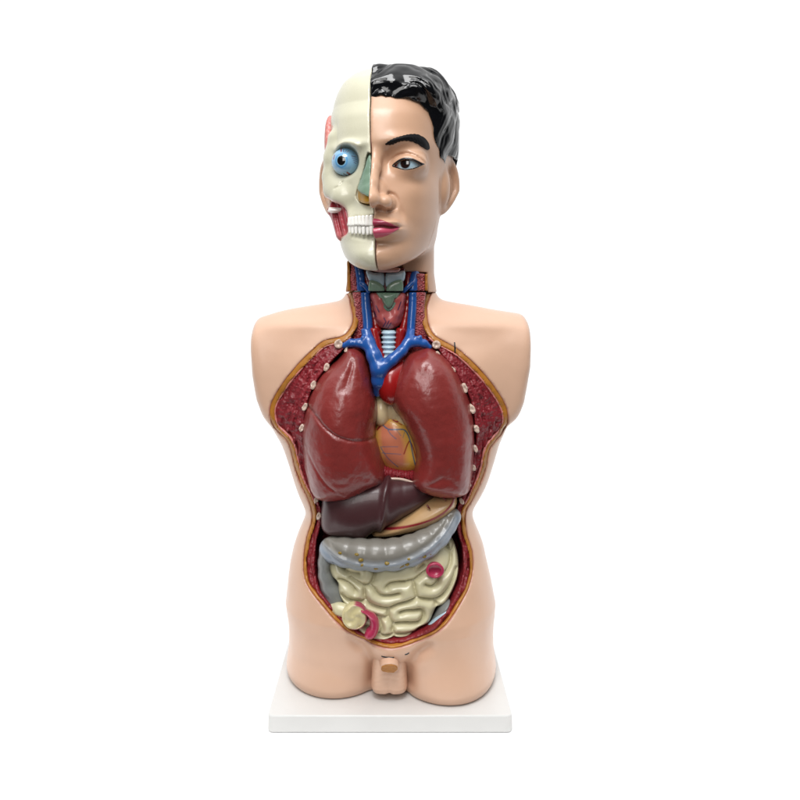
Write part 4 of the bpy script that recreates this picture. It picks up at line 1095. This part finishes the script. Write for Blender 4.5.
# teeth
def tooth(px, py, w, h_, ydep, up):
    x, z = loc_from_px(px, py, ydep)
    gt = Grid((x - w - 1.5, ydep - 6, z - h_ - 2), (x + w + 1.5, ydep + 8, z + h_ + 2), 0.45)
    t = (gt.Z - z) / h_ * (1 if up else -1)
    ww = w * (1.0 - 0.22 * np.clip(t, -1, 1))
    F = (np.sqrt(np.abs((gt.X - x) / ww) ** 3 + np.abs((gt.Y - ydep - 1) / 4.4) ** 2.5) - 1) * w
    F = smax(F, np.abs(gt.Z - z) - h_, 1.6)
    sdf_obj('tooth', F, gt, M['tooth'], skull, xf=xf, relax=0)
rt = np.random.RandomState(4)
for i, px in enumerate((371.2, 367.4, 363.6, 359.8, 356.2, 352.8, 350.0)):
    yd = -80 + 0.028 * ((374 - px) / 1.08) ** 2
    tooth(px + rt.uniform(-.3, .3), 220.4 + 0.2 * i + rt.uniform(-.4, .4), 2.1 + rt.uniform(-.15, .15), 5.2 - .15 * i, yd + rt.uniform(-.4, .4), True)
    tooth(px + .4 + rt.uniform(-.3, .3), 230.4 - 0.1 * i + rt.uniform(-.4, .4), 1.95 + rt.uniform(-.15, .15), 4.2, yd + 1.5 + rt.uniform(-.4, .4), False)
# pink lining along the midline cut
gt = Grid((-4, -92, -104), (6, -30, 99), 0.9)
F = smax(headbase(gt.X, gt.Y, gt.Z) + 3.2, np.abs(gt.X + 0.05 * (gt.Z + 30) + 0.2) - 0.8, 0.5)
F = smax(F, -(smax(headbase(gt.X, gt.Y, gt.Z) + 9, -10 - 0 * gt.X, 1)), 1)
sdf_obj('midline_lining', F, gt, plastic('lining_plastic', srgb(120, 52, 48), var=.3, rough=.4), skull, xf=xf)

# ------------------------------------------------------------------ upper neck contents
zc = (380.6, 412)
slab('neck_back_wall', [(350, 250), (424, 276), (426, 293), (349, 293)], -2, 10, M['dred'], root, zc, spl=0)
slab('neck_fat', [(346.8, 262), (349.5, 258), (351, 293), (347, 293)], -12, 13, M['fat'], root, zc, spl=0, rnd=2, bumpn=.2)
slab('neck_fat', [(425, 274), (427.8, 274), (428, 293), (425, 293)], -14, 13, M['fat'], root, zc, spl=0, rnd=1.5, bumpn=.2)
slab('neck_muscle', [(350.5, 258), (356.5, 262), (358.5, 293), (350.5, 293)], -14, 12, M['nmuscle'], root, zc, bumpn=0.6, rnd=3, spl=0)
slab('neck_muscle', [(417, 273.5), (425, 274), (425, 293), (415.5, 293)], -15, 12, M['nmuscle'], root, zc, bumpn=0.6, rnd=3, spl=0)
column('jugular_vein', [(356, 258, -24, 3.6), (360, 275, -25, 3.9), (361.5, 296, -25, 4.0)], M['blue'], zclip=zc)
column('jugular_vein', [(415, 274, -18, 4.2), (413.5, 284, -24, 4.2), (412.5, 296, -25, 4.2)], M['blue'], zclip=zc)
column('neck_vein', [(361, 283, -29, 2), (365, 286, -30, 1.6), (369, 292, -29, 1.5)], M['blue'], h=.5)
column('neck_vein', [(412, 283, -29, 2), (408, 287, -30, 1.5), (403, 292, -29, 1.5)], M['blue'], h=.5)
column('carotid_artery', [(363.5, 262, -18, 3), (367, 280, -20, 3.4), (371, 297, -21, 3.6)], M['red'], zclip=zc)
column('carotid_artery', [(409, 272, -18, 3), (408, 284, -20, 3.4), (407, 297, -21, 3.6)], M['red'], zclip=zc)
slab('hyoid_membrane', [(366, 270), (374, 272.5), (383.6, 273), (384, 286), (379, 284), (372, 281), (368.5, 280)], -28, 12, M['lblue'], root, (380.6, 406), rnd=4)
slab('hyoid_membrane', [(386, 273), (396, 272), (405, 271), (404, 281), (398, 281), (391, 284), (386, 287)], -28, 12, M['lblue'], root, (380.6, 406), rnd=4)
slab('thyroid_cartilage', [(368.6, 282), (374, 280.5), (380, 283), (384.3, 288), (384.5, 299), (370, 299)], -29, 13, M['green'], root, (380.6, 406), rnd=4)
slab('thyroid_cartilage', [(386.3, 288), (391, 282.5), (398, 280), (403, 281.5), (401.5, 299), (386.3, 299)], -29, 13, M['green'], root, (380.6, 406), rnd=4)
slab('larynx_bed', [(367, 268), (405, 268), (403, 293), (369, 293)], -22, 13, M['dred'], root, zc, spl=0)
def hyo(F, g, p): return F
slab('throat_floor', [(358, 258), (372, 262), (392, 267), (400, 268), (398, 272), (385, 272.5), (372, 271), (362, 267)], -30, 16, M['throat'], root, None, rnd=4)

# small marks on the shell
for (x0, y0), (x1, y1) in (((381.5, 657.5), (394, 657.7)), ((405, 656), (409, 654.8))):
    A_, C_ = PX(x0, y0, -71), PX(x1, y1, -71)
    tube('printed_mark', [(A_[0], surfY(*A_), A_[1], .6), ((A_[0] + C_[0]) / 2, surfY((A_[0] + C_[0]) / 2, A_[1]), (A_[1] + C_[1]) / 2 - .3, .75), (C_[0], surfY(*C_), C_[1], .5)], M['black'], root)
x, z = PX(455, 348, -52)
tube('black_peg', [(x - .3, -50, z + 5, .7), (x, -52, z, .8), (x + .3, -48, z - 5, .7)], M['black'], root)
